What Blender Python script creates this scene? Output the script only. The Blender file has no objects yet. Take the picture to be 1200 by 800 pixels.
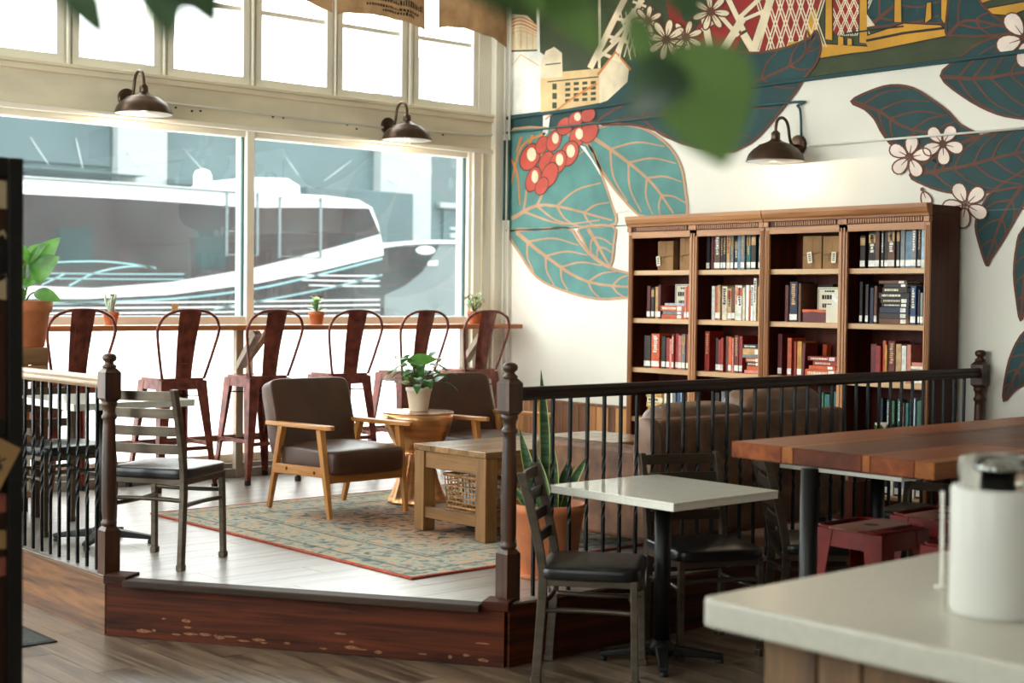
import bpy, math, random
from mathutils import Vector, Matrix

random.seed(11)
S = bpy.context.scene
COL = S.collection
PI = math.pi
P = 0.27                      # height of the raised seating platform above the main floor

# ------------------------------------------------------------------ camera
F_PX, YAW, PITCH, ROLL = 1711.9, 0.720345, 0.029244, -0.011504
CAM = Vector((0, 0, 1.31 + P))
_f = Vector((math.sin(YAW) * math.cos(PITCH), math.cos(YAW) * math.cos(PITCH), -math.sin(PITCH)))
_r0 = Vector((math.cos(YAW), -math.sin(YAW), 0))
_d0 = _f.cross(_r0)
_r = math.cos(ROLL) * _r0 + math.sin(ROLL) * _d0
_d = -math.sin(ROLL) * _r0 + math.cos(ROLL) * _d0
cd = bpy.data.cameras.new('camera')
cam = bpy.data.objects.new('camera', cd)
COL.objects.link(cam)
m = Matrix.Identity(4)
for i in range(3):
    m[i][0], m[i][1], m[i][2], m[i][3] = _r[i], -_d[i], -_f[i], CAM[i]
cam.matrix_world = m
cd.sensor_width = 36
cd.lens = F_PX / 1200 * 36
cd.clip_start = 0.05
cd.clip_end = 200
cd.dof.use_dof = True
cd.dof.focus_distance = 8.0
cd.dof.aperture_fstop = 2.6
cd.dof.aperture_blades = 0
S.camera = cam

# ------------------------------------------------------------------ sky and exposure
S.view_settings.view_transform = 'Standard'
S.view_settings.look = 'None'
S.view_settings.exposure = 1.2
S.view_settings.gamma = 1.0
S.view_settings.use_curve_mapping = False
S.cycles.use_denoising = True
S.cycles.max_bounces = 10
S.cycles.diffuse_bounces = 5
S.cycles.transparent_max_bounces = 12
S.cycles.sample_clamp_indirect = 6.0
W = bpy.data.worlds.new('overcast_sky')
S.world = W
W.use_nodes = True
bg = W.node_tree.nodes['Background']
bg.inputs['Color'].default_value = (1.0, 0.99, 0.965, 1)
bg.inputs['Strength'].default_value = 4.2


def portal(name, loc, sx, sz, side):
    ld = bpy.data.lights.new(name, 'AREA')
    ld.shape = 'RECTANGLE'
    ld.size, ld.size_y = sx, sz
    ld.cycles.is_portal = True
    o = bpy.data.objects.new(name, ld)
    o.location = loc
    o.rotation_euler = ((-PI / 2, 0, 0), (-PI / 2, 0, PI / 2))[side]          # faces into the room (-Y or +X)
    COL.objects.link(o)


portal('window_portal', (3.15, 9.5, 2.6), 9.4, 4.3, 0)
portal('side_window_portal', (-1.75, 6.65, 2.5), 4.6, 3.7, 1)
portal('side_window_portal', (-1.75, 0.9, 2.9), 1.4, 2.9, 1)


# ------------------------------------------------------------------ measuring helpers: a sight line meets a real plane
def ray(x, y):
    a, b = (x - 600) / F_PX, (y - 400) / F_PX
    return _r * a + _d * b + _f


def on_x(x, y, X):
    d = ray(x, y)
    return CAM + d * (X / d.x)


def on_y(x, y, Y):
    d = ray(x, y)
    return CAM + d * (Y / d.y)


def on_z(x, y, Z):
    d = ray(x, y)
    return CAM + d * ((Z - CAM.z) / d.z)


# ------------------------------------------------------------------ materials
def lin(c):
    return tuple(((v / 255) / 12.92 if v / 255 <= 0.04045 else ((v / 255 + 0.055) / 1.055) ** 2.4) for v in c) + (1,)


def new_mat(name):
    mt = bpy.data.materials.new(name)
    mt.use_nodes = True
    return mt, mt.node_tree, mt.node_tree.nodes['Principled BSDF']


def _coords(nt, scale, rnd=True):
    n, l = nt.nodes, nt.links
    tc = n.new('ShaderNodeTexCoord')
    mp = n.new('ShaderNodeMapping')
    mp.inputs['Scale'].default_value = scale
    l.new(tc.outputs['Object'], mp.inputs['Vector'])
    if rnd:
        oi = n.new('ShaderNodeObjectInfo')
        mu = n.new('ShaderNodeMath')
        mu.operation = 'MULTIPLY'
        mu.inputs[1].default_value = 37.0
        l.new(oi.outputs['Random'], mu.inputs[0])
        l.new(mu.outputs[0], mp.inputs['Location'])
    return mp.outputs['Vector']


def plain(name, c, rough=0.5, metal=0.0, var=0.0, scale=(8, 8, 8), bump=0.0, bscale=None, spec=0.5, rnd=0.0, c2=None, coat=0.0):
    mt, nt, b = new_mat(name)
    n, l = nt.nodes, nt.links
    b.inputs['Base Color'].default_value = lin(c)
    b.inputs['Roughness'].default_value = rough
    b.inputs['Metallic'].default_value = metal
    b.inputs['Specular IOR Level'].default_value = spec
    b.inputs['Coat Weight'].default_value = coat
    if var or c2 or bump:
        v = _coords(nt, scale)
        no = n.new('ShaderNodeTexNoise')
        no.inputs['Scale'].default_value = 1.0
        no.inputs['Detail'].default_value = 6
        l.new(v, no.inputs['Vector'])
        if var or c2:
            rp = n.new('ShaderNodeValToRGB')
            rp.color_ramp.elements[0].position = 0.32
            rp.color_ramp.elements[1].position = 0.68
            a = tuple(max(0, k * (1 - var)) for k in c)
            e = c2 if c2 else tuple(min(255, k * (1 + var)) for k in c)
            rp.color_ramp.elements[0].color = lin(a)
            rp.color_ramp.elements[1].color = lin(e)
            l.new(no.outputs['Fac'], rp.inputs['Fac'])
            src = rp.outputs['Color']
            if rnd:
                src = _rand_value(nt, src, rnd)
            l.new(src, b.inputs['Base Color'])
        if bump:
            n2 = n.new('ShaderNodeTexNoise')
            n2.inputs['Scale'].default_value = bscale or 60
            n2.inputs['Detail'].default_value = 4
            tc = n.new('ShaderNodeTexCoord')
            l.new(tc.outputs['Object'], n2.inputs['Vector'])
            bp = n.new('ShaderNodeBump')
            bp.inputs['Strength'].default_value = bump
            bp.inputs['Distance'].default_value = 0.01
            l.new(n2.outputs['Fac'], bp.inputs['Height'])
            l.new(bp.outputs['Normal'], b.inputs['Normal'])
    return mt


def _rand_value(nt, src, amount):
    n, l = nt.nodes, nt.links
    oi = n.new('ShaderNodeObjectInfo')
    mr = n.new('ShaderNodeMapRange')
    mr.inputs['To Min'].default_value = 1 - amount
    mr.inputs['To Max'].default_value = 1 + amount
    l.new(oi.outputs['Random'], mr.inputs['Value'])
    hs = n.new('ShaderNodeHueSaturation')
    l.new(mr.outputs[0], hs.inputs['Value'])
    l.new(src, hs.inputs['Color'])
    return hs.outputs['Color']


def wood(name, c1, c2, axis=0, grain=14.0, stretch=0.08, rough=0.45, rnd=0.12, bump=0.15, coat=0.0, c3=None, spec=0.5):
    """Grain runs along the local axis 0/1/2."""
    mt, nt, b = new_mat(name)
    n, l = nt.nodes, nt.links
    sc = [grain] * 3
    sc[axis] = grain * stretch
    v = _coords(nt, sc)
    no = n.new('ShaderNodeTexNoise')
    no.inputs['Scale'].default_value = 1.0
    no.inputs['Detail'].default_value = 8
    no.inputs['Roughness'].default_value = 0.62
    no.inputs['Distortion'].default_value = 0.8
    l.new(v, no.inputs['Vector'])
    rp = n.new('ShaderNodeValToRGB')
    cr = rp.color_ramp
    cr.elements[0].position, cr.elements[1].position = 0.33, 0.66
    cr.elements[0].color, cr.elements[1].color = lin(c1), lin(c2)
    if c3:
        e = cr.elements.new(0.74)
        e.color = lin(c3)
    l.new(no.outputs['Fac'], rp.inputs['Fac'])
    src = rp.outputs['Color']
    if rnd:
        src = _rand_value(nt, src, rnd)
    l.new(src, b.inputs['Base Color'])
    b.inputs['Roughness'].default_value = rough
    b.inputs['Coat Weight'].default_value = coat
    b.inputs['Specular IOR Level'].default_value = spec
    if bump:
        bp = n.new('ShaderNodeBump')
        bp.inputs['Strength'].default_value = bump
        bp.inputs['Distance'].default_value = 0.004
        l.new(no.outputs['Fac'], bp.inputs['Height'])
        l.new(bp.outputs['Normal'], b.inputs['Normal'])
    return mt


def emit(name, c, s):
    mt, nt, b = new_mat(name)
    b.inputs['Base Color'].default_value = lin(c)
    b.inputs['Emission Color'].default_value = lin(c)
    b.inputs['Emission Strength'].default_value = s
    return mt


def glass_pane(name, dust_haze=0.06, refl=1.0):
    """Flat window glass: clear, faintly mirroring, with painted-in haze, a film of dust and dried drops."""
    mt, nt, b = new_mat(name)
    n, l = nt.nodes, nt.links
    n.remove(b)
    out = n['Material Output']
    tr = n.new('ShaderNodeBsdfTransparent')
    tr.inputs['Color'].default_value = (0.93, 0.97, 0.97, 1)
    gl = n.new('ShaderNodeBsdfGlossy')
    gl.inputs['Roughness'].default_value = 0.0
    fr = n.new('ShaderNodeFresnel')
    ge = n.new('ShaderNodeNewGeometry')            # both faces of the thin pane mirror alike
    io = n.new('ShaderNodeMath')
    io.operation = 'MULTIPLY_ADD'
    l.new(ge.outputs['Backfacing'], io.inputs[0])
    io.inputs[1].default_value = 1 / 1.45 - 1.45
    io.inputs[2].default_value = 1.45
    l.new(io.outputs[0], fr.inputs['IOR'])
    mx = n.new('ShaderNodeMixShader')
    l.new(fr.outputs[0], mx.inputs[0])
    l.new(tr.outputs[0], mx.inputs[1])
    l.new(gl.outputs[0], mx.inputs[2])
    du = n.new('ShaderNodeBsdfTranslucent')  # dusty film; its pale tint also stands in for haze over the street
    du.inputs['Color'].default_value = lin((196, 224, 224))
    v = _coords(nt, (1, 1, 1), False)
    n1 = n.new('ShaderNodeTexNoise')
    n1.inputs['Scale'].default_value = 1.6
    n1.inputs['Detail'].default_value = 5
    l.new(v, n1.inputs['Vector'])
    vo = n.new('ShaderNodeTexVoronoi')
    vo.inputs['Scale'].default_value = 26
    l.new(v, vo.inputs['Vector'])
    lt = n.new('ShaderNodeMath')
    lt.operation = 'LESS_THAN'
    lt.inputs[1].default_value = 0.09
    l.new(vo.outputs['Distance'], lt.inputs[0])
    mr = n.new('ShaderNodeMapRange')
    mr.inputs['From Min'].default_value, mr.inputs['From Max'].default_value = 0.3, 0.7
    mr.inputs['To Min'].default_value, mr.inputs['To Max'].default_value = dust_haze * 0.6, dust_haze * 1.5
    l.new(n1.outputs['Fac'], mr.inputs['Value'])
    ad = n.new('ShaderNodeMath')
    ad.operation = 'MULTIPLY_ADD'
    l.new(lt.outputs[0], ad.inputs[0])
    ad.inputs[1].default_value = 0.10
    l.new(mr.outputs[0], ad.inputs[2])
    m2 = n.new('ShaderNodeMixShader')
    l.new(ad.outputs[0], m2.inputs[0])
    l.new(mx.outputs[0], m2.inputs[1])
    l.new(du.outputs[0], m2.inputs[2])
    l.new(m2.outputs[0], out.inputs['Surface'])
    return mt


def film(name):
    """White privacy film on glass: lets daylight through as a soft glow."""
    mt, nt, b = new_mat(name)
    n, l = nt.nodes, nt.links
    n.remove(b)
    t = n.new('ShaderNodeBsdfTranslucent')
    t.inputs['Color'].default_value = (0.93, 0.95, 0.95, 1)
    d = n.new('ShaderNodeBsdfDiffuse')
    d.inputs['Color'].default_value = (0.85, 0.86, 0.86, 1)
    mx = n.new('ShaderNodeMixShader')
    mx.inputs[0].default_value = 0.1
    l.new(t.outputs[0], mx.inputs[1])
    l.new(d.outputs[0], mx.inputs[2])
    l.new(mx.outputs[0], n['Material Output'].inputs['Surface'])
    return mt


def leafy(name, c, c2, scale=16, rough=0.38, trans=0.42):
    """Thin leaf: glossy face that lets part of the light through."""
    mt = plain(name, c, rough, var=0.2, scale=(scale,) * 3, c2=c2)
    nt = mt.node_tree
    n, l = nt.nodes, nt.links
    b = n['Principled BSDF']
    t = n.new('ShaderNodeBsdfTranslucent')
    t.inputs['Color'].default_value = lin(tuple(min(255, k * 1.25) for k in c2))
    mx = n.new('ShaderNodeMixShader')
    mx.inputs[0].default_value = trans
    l.new(b.outputs[0], mx.inputs[1])
    l.new(t.outputs[0], mx.inputs[2])
    l.new(mx.outputs[0], n['Material Output'].inputs['Surface'])
    return mt


# ------------------------------------------------------------------ mesh building
class MB:
    def __init__(self):
        self.v, self.f, self.mi, self.sm = [], [], [], []

    def add(self, vs, fs, mi=0, smooth=False):
        o = len(self.v)
        self.v += [tuple(p) for p in vs]
        for f in fs:
            self.f.append(tuple(i + o for i in f))
            self.mi.append(mi)
            self.sm.append(smooth)
        return self

    def box(self, a, b, mi=0):
        x0, y0, z0 = (min(a[i], b[i]) for i in range(3))
        x1, y1, z1 = (max(a[i], b[i]) for i in range(3))
        vs = [(x0, y0, z0), (x1, y0, z0), (x1, y1, z0), (x0, y1, z0), (x0, y0, z1), (x1, y0, z1), (x1, y1, z1), (x0, y1, z1)]
        return self.add(vs, [(0, 3, 2, 1), (4, 5, 6, 7), (0, 1, 5, 4), (1, 2, 6, 5), (2, 3, 7, 6), (3, 0, 4, 7)], mi)

    def cbox(self, c, s, mi=0):
        return self.box([c[i] - s[i] / 2 for i in range(3)], [c[i] + s[i] / 2 for i in range(3)], mi)

    def beam(self, p, q, w, h, w2=None, h2=None, up=(0, 0, 1), mi=0):
        """Rectangular bar from p to q; w across, h along 'up'."""
        p, q = Vector(p), Vector(q)
        t = (q - p).normalized()
        u = Vector(up)
        if abs(t.dot(u)) > 0.98:
            u = Vector((0, 1, 0))
        s = t.cross(u).normalized()
        u = s.cross(t).normalized()
        w2 = w if w2 is None else w2
        h2 = h if h2 is None else h2
        vs = []
        for c, a, b in ((p, w, h), (q, w2, h2)):
            vs += [c - s * a / 2 - u * b / 2, c + s * a / 2 - u * b / 2, c + s * a / 2 + u * b / 2, c - s * a / 2 + u * b / 2]
        return self.add(vs, [(0, 1, 2, 3), (7, 6, 5, 4), (0, 4, 5, 1), (1, 5, 6, 2), (2, 6, 7, 3), (3, 7, 4, 0)], mi)

    def tube(self, pts, r, n=8, closed=False, mi=0):
        pts = [Vector(p) for p in pts]
        k = len(pts)
        rs = r if isinstance(r, (list, tuple)) else [r] * k
        vs, fs = [], []
        prev = None
        for i, p in enumerate(pts):
            if closed:
                t = pts[(i + 1) % k] - pts[i - 1]
            else:
                t = pts[min(i + 1, k - 1)] - pts[max(i - 1, 0)]
            t.normalize()
            if prev is None:
                a = Vector((0, 0, 1)) if abs(t.z) < 0.9 else Vector((1, 0, 0))
                s = t.cross(a).normalized()
            else:
                s = (prev - t * prev.dot(t)).normalized()
            prev = s
            u = t.cross(s)
            for j in range(n):
                an = 2 * PI * j / n
                vs.append(p + (s * math.cos(an) + u * math.sin(an)) * rs[i])
        for i in range(k if closed else k - 1):
            for j in range(n):
                a, b = i * n + j, i * n + (j + 1) % n
                c, d = ((i + 1) % k) * n + (j + 1) % n, ((i + 1) % k) * n + j
                fs.append((a, d, c, b)[::-1])
        if not closed:
            fs.append(tuple(range(n))[::-1])
            fs.append(tuple(range((k - 1) * n, k * n)))
        return self.add(vs, fs, mi, True)

    def lathe(self, prof, n=24, c=(0, 0, 0), mi=0, flute=0.0, nf=0):
        vs, fs = [], []
        for r, z in prof:
            for j in range(n):
                an = 2 * PI * j / n
                rr = r * (1 + flute * math.cos(nf * an)) if flute else r
                vs.append((c[0] + rr * math.cos(an), c[1] + rr * math.sin(an), c[2] + z))
        for i in range(len(prof) - 1):
            for j in range(n):
                fs.append((i * n + j, i * n + (j + 1) % n, (i + 1) * n + (j + 1) % n, (i + 1) * n + j))
        if prof[0][0] > 1e-6:
            fs.append(tuple(range(n))[::-1])
        if prof[-1][0] > 1e-6:
            fs.append(tuple(range((len(prof) - 1) * n, len(prof) * n)))
        return self.add(vs, fs, mi, True)

    def prism(self, poly, z0, z1, mi=0):
        """poly: list of (x, y), counter-clockwise."""
        n = len(poly)
        vs = [(x, y, z0) for x, y in poly] + [(x, y, z1) for x, y in poly]
        fs = [tuple(range(n))[::-1], tuple(range(n, 2 * n))]
        fs += [(i, (i + 1) % n, n + (i + 1) % n, n + i) for i in range(n)]
        return self.add(vs, fs, mi)

    def slab(self, poly, y0, y1, mi=0):
        """poly: list of (x, z) extruded along y."""
        n = len(poly)
        vs = [(x, y0, z) for x, z in poly] + [(x, y1, z) for x, z in poly]
        fs = [tuple(range(n)), tuple(range(n, 2 * n))[::-1]]
        fs += [(i, n + i, n + (i + 1) % n, (i + 1) % n) for i in range(n)]
        return self.add(vs, fs, mi)

    def grid(self, fn, nu, nv, mi=0, smooth=True):
        vs = [fn(i / nu, j / nv) for j in range(nv + 1) for i in range(nu + 1)]
        fs = [(j * (nu + 1) + i, j * (nu + 1) + i + 1, (j + 1) * (nu + 1) + i + 1, (j + 1) * (nu + 1) + i) for j in range(nv) for i in range(nu)]
        return self.add(vs, fs, mi, smooth)

    def pillow(self, c, s, e=0.35, n=10, puff=(0, 0, 0), mi=0):
        """Soft rounded block: superellipsoid-like cushion of size s about c."""
        def sp(v, ex):
            return math.copysign(abs(v) ** ex, v)
        vs, fs = [], []
        nu, nv = n * 4, n * 2
        for j in range(nv + 1):
            ph = -PI / 2 + PI * j / nv
            for i in range(nu):
                th = 2 * PI * i / nu
                x = sp(math.cos(ph), e) * sp(math.cos(th), e)
                y = sp(math.cos(ph), e) * sp(math.sin(th), e)
                z = sp(math.sin(ph), e)
                g = (1 - x * x) * (1 - y * y)
                vs.append((c[0] + x * s[0] / 2 + puff[0] * (1 - y * y) * (1 - z * z) * x, c[1] + y * s[1] / 2 + puff[1] * (1 - x * x) * (1 - z * z) * y, c[2] + z * s[2] / 2 + puff[2] * g * z))
        for j in range(nv):
            for i in range(nu):
                fs.append((j * nu + i, j * nu + (i + 1) % nu, (j + 1) * nu + (i + 1) % nu, (j + 1) * nu + i))
        return self.add(vs, fs, mi, True)

    def leaf(self, base, tip, width, up=(0, 0, 1), arch=0.1, n=8, fold=0.18, peak=0.42, mi=0):
        base, tip, up = Vector(base), Vector(tip), Vector(up)
        d = tip - base
        L = d.length
        s = d.cross(up)
        s = s.normalized() if s.length > 1e-6 else Vector((1, 0, 0))
        nrm = s.cross(d).normalized()
        vs, fs = [], []
        for i in range(n + 1):
            t = i / n
            c = base + d * t + nrm * (arch * L * 4 * t * (1 - t))
            a = math.log(0.5) / math.log(peak)
            w = width / 2 * math.sin(PI * min(1, max(0, t)) ** a) ** 0.85 if 0 < t < 1 else 0.0008
            vs += [c - s * w + nrm * fold * w, c, c + s * w + nrm * fold * w]
        for i in range(n):
            a = i * 3
            fs += [(a, a + 1, a + 4, a + 3), (a + 1, a + 2, a + 5, a + 4)]
        return self.add(vs, fs, mi, True)

    def build(self, name, mat, parent=None, bevel=0.0, seg=2, loc=None, sub=0):
        me = bpy.data.meshes.new(name)
        me.from_pydata(self.v, [], self.f)
        for mt in (mat if isinstance(mat, (list, tuple)) else [mat]):
            me.materials.append(mt)
        me.polygons.foreach_set('material_index', self.mi)
        me.polygons.foreach_set('use_smooth', self.sm)
        me.update()
        o = bpy.data.objects.new(name, me)
        COL.objects.link(o)
        if parent is not None:
            o.parent = parent
        if loc is not None:
            o.location = loc
        if bevel:
            b = o.modifiers.new('bevel', 'BEVEL')
            b.width = bevel
            b.segments = seg
            b.limit_method = 'ANGLE'
            b.angle_limit = 0.6
        if sub:
            q = o.modifiers.new('sub', 'SUBSURF')
            q.levels = q.render_levels = sub
        return o


def smooth(pts, k=5, closed=False):
    pts = [Vector(p) for p in pts]
    n = len(pts)
    out = []
    rng = range(n) if closed else range(n - 1)
    for i in rng:
        p0 = pts[i - 1] if (i > 0 or closed) else pts[0] * 2 - pts[1]
        p1, p2 = pts[i], pts[(i + 1) % n]
        p3 = pts[(i + 2) % n] if (i + 2 < n or closed) else pts[-1] * 2 - pts[-2]
        for j in range(k):
            t = j / k
            out.append(0.5 * (2 * p1 + (p2 - p0) * t + (2 * p0 - 5 * p1 + 4 * p2 - p3) * t * t + (3 * p1 - p0 - 3 * p2 + p3) * t ** 3))
    if not closed:
        out.append(pts[-1])
    return out


def tag(o, label=None, cat=None, group=None, kind=None):
    if label:
        o['label'] = label
    if cat:
        o['category'] = cat
    if group:
        o['group'] = group
    if kind:
        o['kind'] = kind
    return o


def thing(name, label, cat, loc=(0, 0, 0), rz=0.0, group=None):
    o = bpy.data.objects.new(name, None)
    o.empty_display_size = 0.1
    COL.objects.link(o)
    o.location = loc
    o.rotation_euler = (0, 0, rz)
    return tag(o, label, cat, group)


def structure(mb, name, mat, parent=None, bevel=0.0, label=None):
    o = mb.build(name, mat, parent, bevel)
    if parent is None:
        o['kind'] = 'structure'
    if label:
        o['label'] = label
    return o


def dup(root, loc, rz, label):
    """Copy a thing with its parts and their sub-parts; mesh data is shared."""
    r = root.copy()
    COL.objects.link(r)
    r.location = loc
    r.rotation_euler = (0, 0, rz)
    r['label'] = label
    for ch in list(root.children):
        c = ch.copy()
        COL.objects.link(c)
        c.parent = r
        for g in list(ch.children):
            d = g.copy()
            COL.objects.link(d)
            d.parent = c
    return r


def clip_poly(rect, poly):
    """Sutherland-Hodgman: clip rect by a convex counter-clockwise polygon."""
    out = list(rect)
    for i in range(len(poly)):
        a, b = poly[i], poly[(i + 1) % len(poly)]
        src, out = out, []
        if not src:
            return []
        def side(p):
            return (b[0] - a[0]) * (p[1] - a[1]) - (b[1] - a[1]) * (p[0] - a[0])
        for j in range(len(src)):
            p, q = src[j], src[(j + 1) % len(src)]
            sp, sq = side(p), side(q)
            if sp >= 0:
                out.append(p)
            if sp * sq < 0:
                t = sp / (sp - sq)
                out.append((p[0] + (q[0] - p[0]) * t, p[1] + (q[1] - p[1]) * t))
    return out
# ------------------------------------------------------------------ shared materials
M = {}
M['floor_base'] = plain('floor_base', (70, 62, 55), 0.6)
M['plank_low'] = wood('plank_low', (52, 40, 31), (150, 130, 106), 1, 16, 0.07, 0.34, 0.2, 0.08, coat=1.0)
M['plank_low'].node_tree.nodes['Principled BSDF'].inputs['Coat Roughness'].default_value = 0.36
M['plank_high'] = wood('plank_high', (112, 106, 100), (162, 156, 148), 0, 16, 0.07, 0.38, 0.08, 0.05, coat=1.0)
M['plank_high'].node_tree.nodes['Principled BSDF'].inputs['Coat Roughness'].default_value = 0.32
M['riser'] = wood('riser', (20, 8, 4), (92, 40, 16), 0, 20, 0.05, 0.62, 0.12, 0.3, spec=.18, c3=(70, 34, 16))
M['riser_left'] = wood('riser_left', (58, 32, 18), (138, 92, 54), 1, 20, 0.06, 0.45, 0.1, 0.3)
M['chip'] = plain('chip', (122, 76, 42), 0.7, var=0.2, scale=(60, 60, 60))
M['nosing'] = wood('nosing', (36, 26, 20), (68, 50, 38), 0, 13, 0.09, 0.6, 0.1, spec=.2)
M['wall_white'] = plain('wall_white', (236, 232, 221), 0.75, var=0.012, scale=(2, 2, 2), bump=0.12, bscale=22)
M['wall_dim'] = plain('wall_dim', (104, 92, 80), 0.8, var=0.03, scale=(1, 1, 1))
M['ceiling'] = plain('ceiling', (200, 190, 174), 0.8, var=0.02, scale=(1, 1, 1))
M['trim_white'] = plain('trim_white', (244, 240, 226), 0.45, var=0.015, scale=(3, 3, 3))
M['trim_cream'] = plain('trim_cream', (238, 228, 202), 0.5, var=0.04, scale=(2, 2, 6), bump=0.1, bscale=9)
M['sill'] = plain('sill', (150, 148, 140), 0.45, var=0.06, scale=(3, 12, 12))
M['glass'] = glass_pane('glass', 0.022)
M['glass_top'] = glass_pane('glass_top', 0.02)
M['film'] = film('film')
M['rust'] = plain('rust', (92, 52, 30), 0.8, var=0.2, scale=(40, 40, 40))
M['pipe_white'] = plain('pipe_white', (226, 224, 214), 0.4)
M['pipe_teal'] = plain('pipe_teal', (34, 78, 80), 0.45)
M['brick'] = plain('brick', (112, 40, 28), 0.85, var=0.25, scale=(3, 3, 10))
M['asphalt'] = plain('asphalt', (74, 78, 80), 0.9, var=0.1, scale=(4, 4, 4))
M['concrete'] = plain('concrete', (206, 206, 202), 0.85, var=0.06, scale=(2, 2, 2))

# ------------------------------------------------------------------ main floor and platform
floor = structure(MB().box((-1.8, -4.2, -0.2), (8.2, 9.2, -0.012)), 'floor', M['floor_base'])
def rect(x0, y0, x1, y1):
    return [(x0, y0), (x1, y0), (x1, y1), (x0, y1)]

PL = [(3.05, 9.2), (3.05, 6.29), (4.10, 4.69), (8.0, 4.69), (8.0, 9.2)]     # platform outline, counter-clockwise

def shrink(poly, g):
    cx = sum(p[0] for p in poly) / len(poly)
    cy = sum(p[1] for p in poly) / len(poly)
    return [(x + (g if x < cx else -g), y + (g if y < cy else -g)) for x, y in poly]

row = 0
x = 0.18
while x < 6.6:
    y = 2.1 - (row * 0.43) % 1.2
    while y < 8.2:
        r = rect(x + .001, y + .001, x + .179, y + 1.199)
        hidden = (x > 3.25 and y > 6.3) or (x > 4.3 and y > 4.7) or (x < 1.2 and y < 1.5)
        if not hidden:
            MB().prism(shrink(r, 0), -0.012, 0).build('plank', M['plank_low'], floor)
        y += 1.2
    x += 0.18
    row += 1

plat = structure(MB().prism([(x + (0.02 if x < 4 else 0), y + (.02 if y < 8 else 0)) for x, y in PL], 0.0, P - 0.012), 'floor_platform', M['floor_base'])
row = 0
y = 4.69
while y < 9.2:
    x = 3.05 - (row * 0.47) % 1.22
    while x < 8.0:
        c = clip_poly(rect(x + .0012, y + .0012, x + 1.2188, y + .1788), PL)
        if len(c) >= 3:
            MB().prism(c, P - 0.012, P).build('plank', M['plank_high'], plat)
        x += 1.22
    y += 0.18
    row += 1
# risers
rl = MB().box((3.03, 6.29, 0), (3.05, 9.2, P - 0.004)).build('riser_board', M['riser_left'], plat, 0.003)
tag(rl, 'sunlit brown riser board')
def diag(off, z0, z1, t, a=0.0, b=1.0):
    A, B = Vector((3.05, 6.29)), Vector((4.10, 4.69))
    d = (B - A)
    n = Vector((d.y, -d.x)).normalized()
    if n.x > 0:
        n = -n
    p, q = A + d * a + n * off, A + d * b + n * off
    p2, q2 = p + n * t, q + n * t
    mb = MB()
    vs = []
    for z in (z0, z1):
        vs += [(p.x, p.y, z), (q.x, q.y, z), (q2.x, q2.y, z), (p2.x, p2.y, z)]
    mb.add(vs, [(0, 1, 2, 3), (4, 7, 6, 5), (0, 4, 5, 1), (1, 5, 6, 2), (2, 6, 7, 3), (3, 7, 4, 0)])
    return mb
def wood_diag(name, c1, c2, **k):
    return wood(name, c1, c2, 0, **k)
# front riser boards: own object turned so that the grain follows the step
ang = math.atan2(4.69 - 6.29, 4.10 - 3.05)
Ld = math.hypot(1.05, 1.60)
def front(mb, name, mat, bevel=0.003):
    o = mb.build(name, mat, plat, bevel)
    o.location = (3.05, 6.29, 0)
    o.rotation_euler = (0, 0, ang)
    return o
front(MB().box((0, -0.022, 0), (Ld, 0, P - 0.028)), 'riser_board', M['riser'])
front(MB().box((0.11, -0.075, P - 0.030), (Ld - 0.10, 0.02, P + 0.002)), 'step_nosing', M['nosing'], 0.006)
front(MB().box((-0.01, -0.035, P - 0.026), (0.11, 0.09, P + 0.014)), 'cap_block', M['riser'], 0.004)
front(MB().box((Ld - 0.10, -0.035, P - 0.026), (Ld + 0.02, 0.09, P + 0.014)), 'cap_block', M['riser'], 0.004)
mb = MB()
rc = random.Random(5)
for i in range(26):
    u = rc.uniform(0.15, Ld - .05)
    z = rc.uniform(0.012, 0.045) if i < 20 else rc.uniform(.06, .12)
    w, h = rc.uniform(.012, .05), rc.uniform(.004, .011)
    k = 7
    mb.add([(u + w * math.cos(2 * PI * j / k) * rc.uniform(.6, 1), -0.0235, z + h * math.sin(2 * PI * j / k) * rc.uniform(.6, 1)) for j in range(k)], [tuple(range(k))])
o = front(mb, 'chipped_paint', M['chip'], 0)
tag(o, 'flaked pale spots along the foot of the step', kind='stuff')
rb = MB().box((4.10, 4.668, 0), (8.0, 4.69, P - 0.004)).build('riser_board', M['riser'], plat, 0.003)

# ------------------------------------------------------------------ room shell
structure(MB().box((8.0, -4.2, -0.1), (8.2, 9.6, 5.0)), 'wall_right', M['wall_white'])
wl = MB().box((-1.8, -4.2, -0.1), (-1.6, 9.6, .75)).box((-1.8, -4.2, 4.3), (-1.6, 9.6, 5.0)).box((-1.8, -4.2, .75), (-1.6, .3, 4.3)).box((-1.8, .3, .75), (-1.6, 1.5, 1.5)).box((-1.8, 1.5, .75), (-1.6, 4.4, 4.3)).box((-1.8, 8.9, .75), (-1.6, 9.6, 4.3))
wl = structure(wl, 'wall_left', M['trim_white'])
for y in (5.9, 7.4):
    MB().box((-1.8, y - .08, .75), (-1.6, y + .08, 4.3)).build('mullion_post', M['trim_white'], wl, .004)
MB().box((-1.735, .3, 1.5), (-1.73, 1.5, 4.3)).build('pane', M['glass_top'], wl)
MB().box((-1.735, 4.4, .75), (-1.73, 8.9, 4.3)).build('pane', M['glass_top'], wl)
structure(MB().box((-1.8, -4.4, -0.1), (8.2, -4.2, 5.0)), 'wall_back', M['wall_dim'])
structure(MB().box((-1.8, -4.4, 5.0), (8.2, 9.6, 5.2)), 'ceiling', M['ceiling'])

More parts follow.
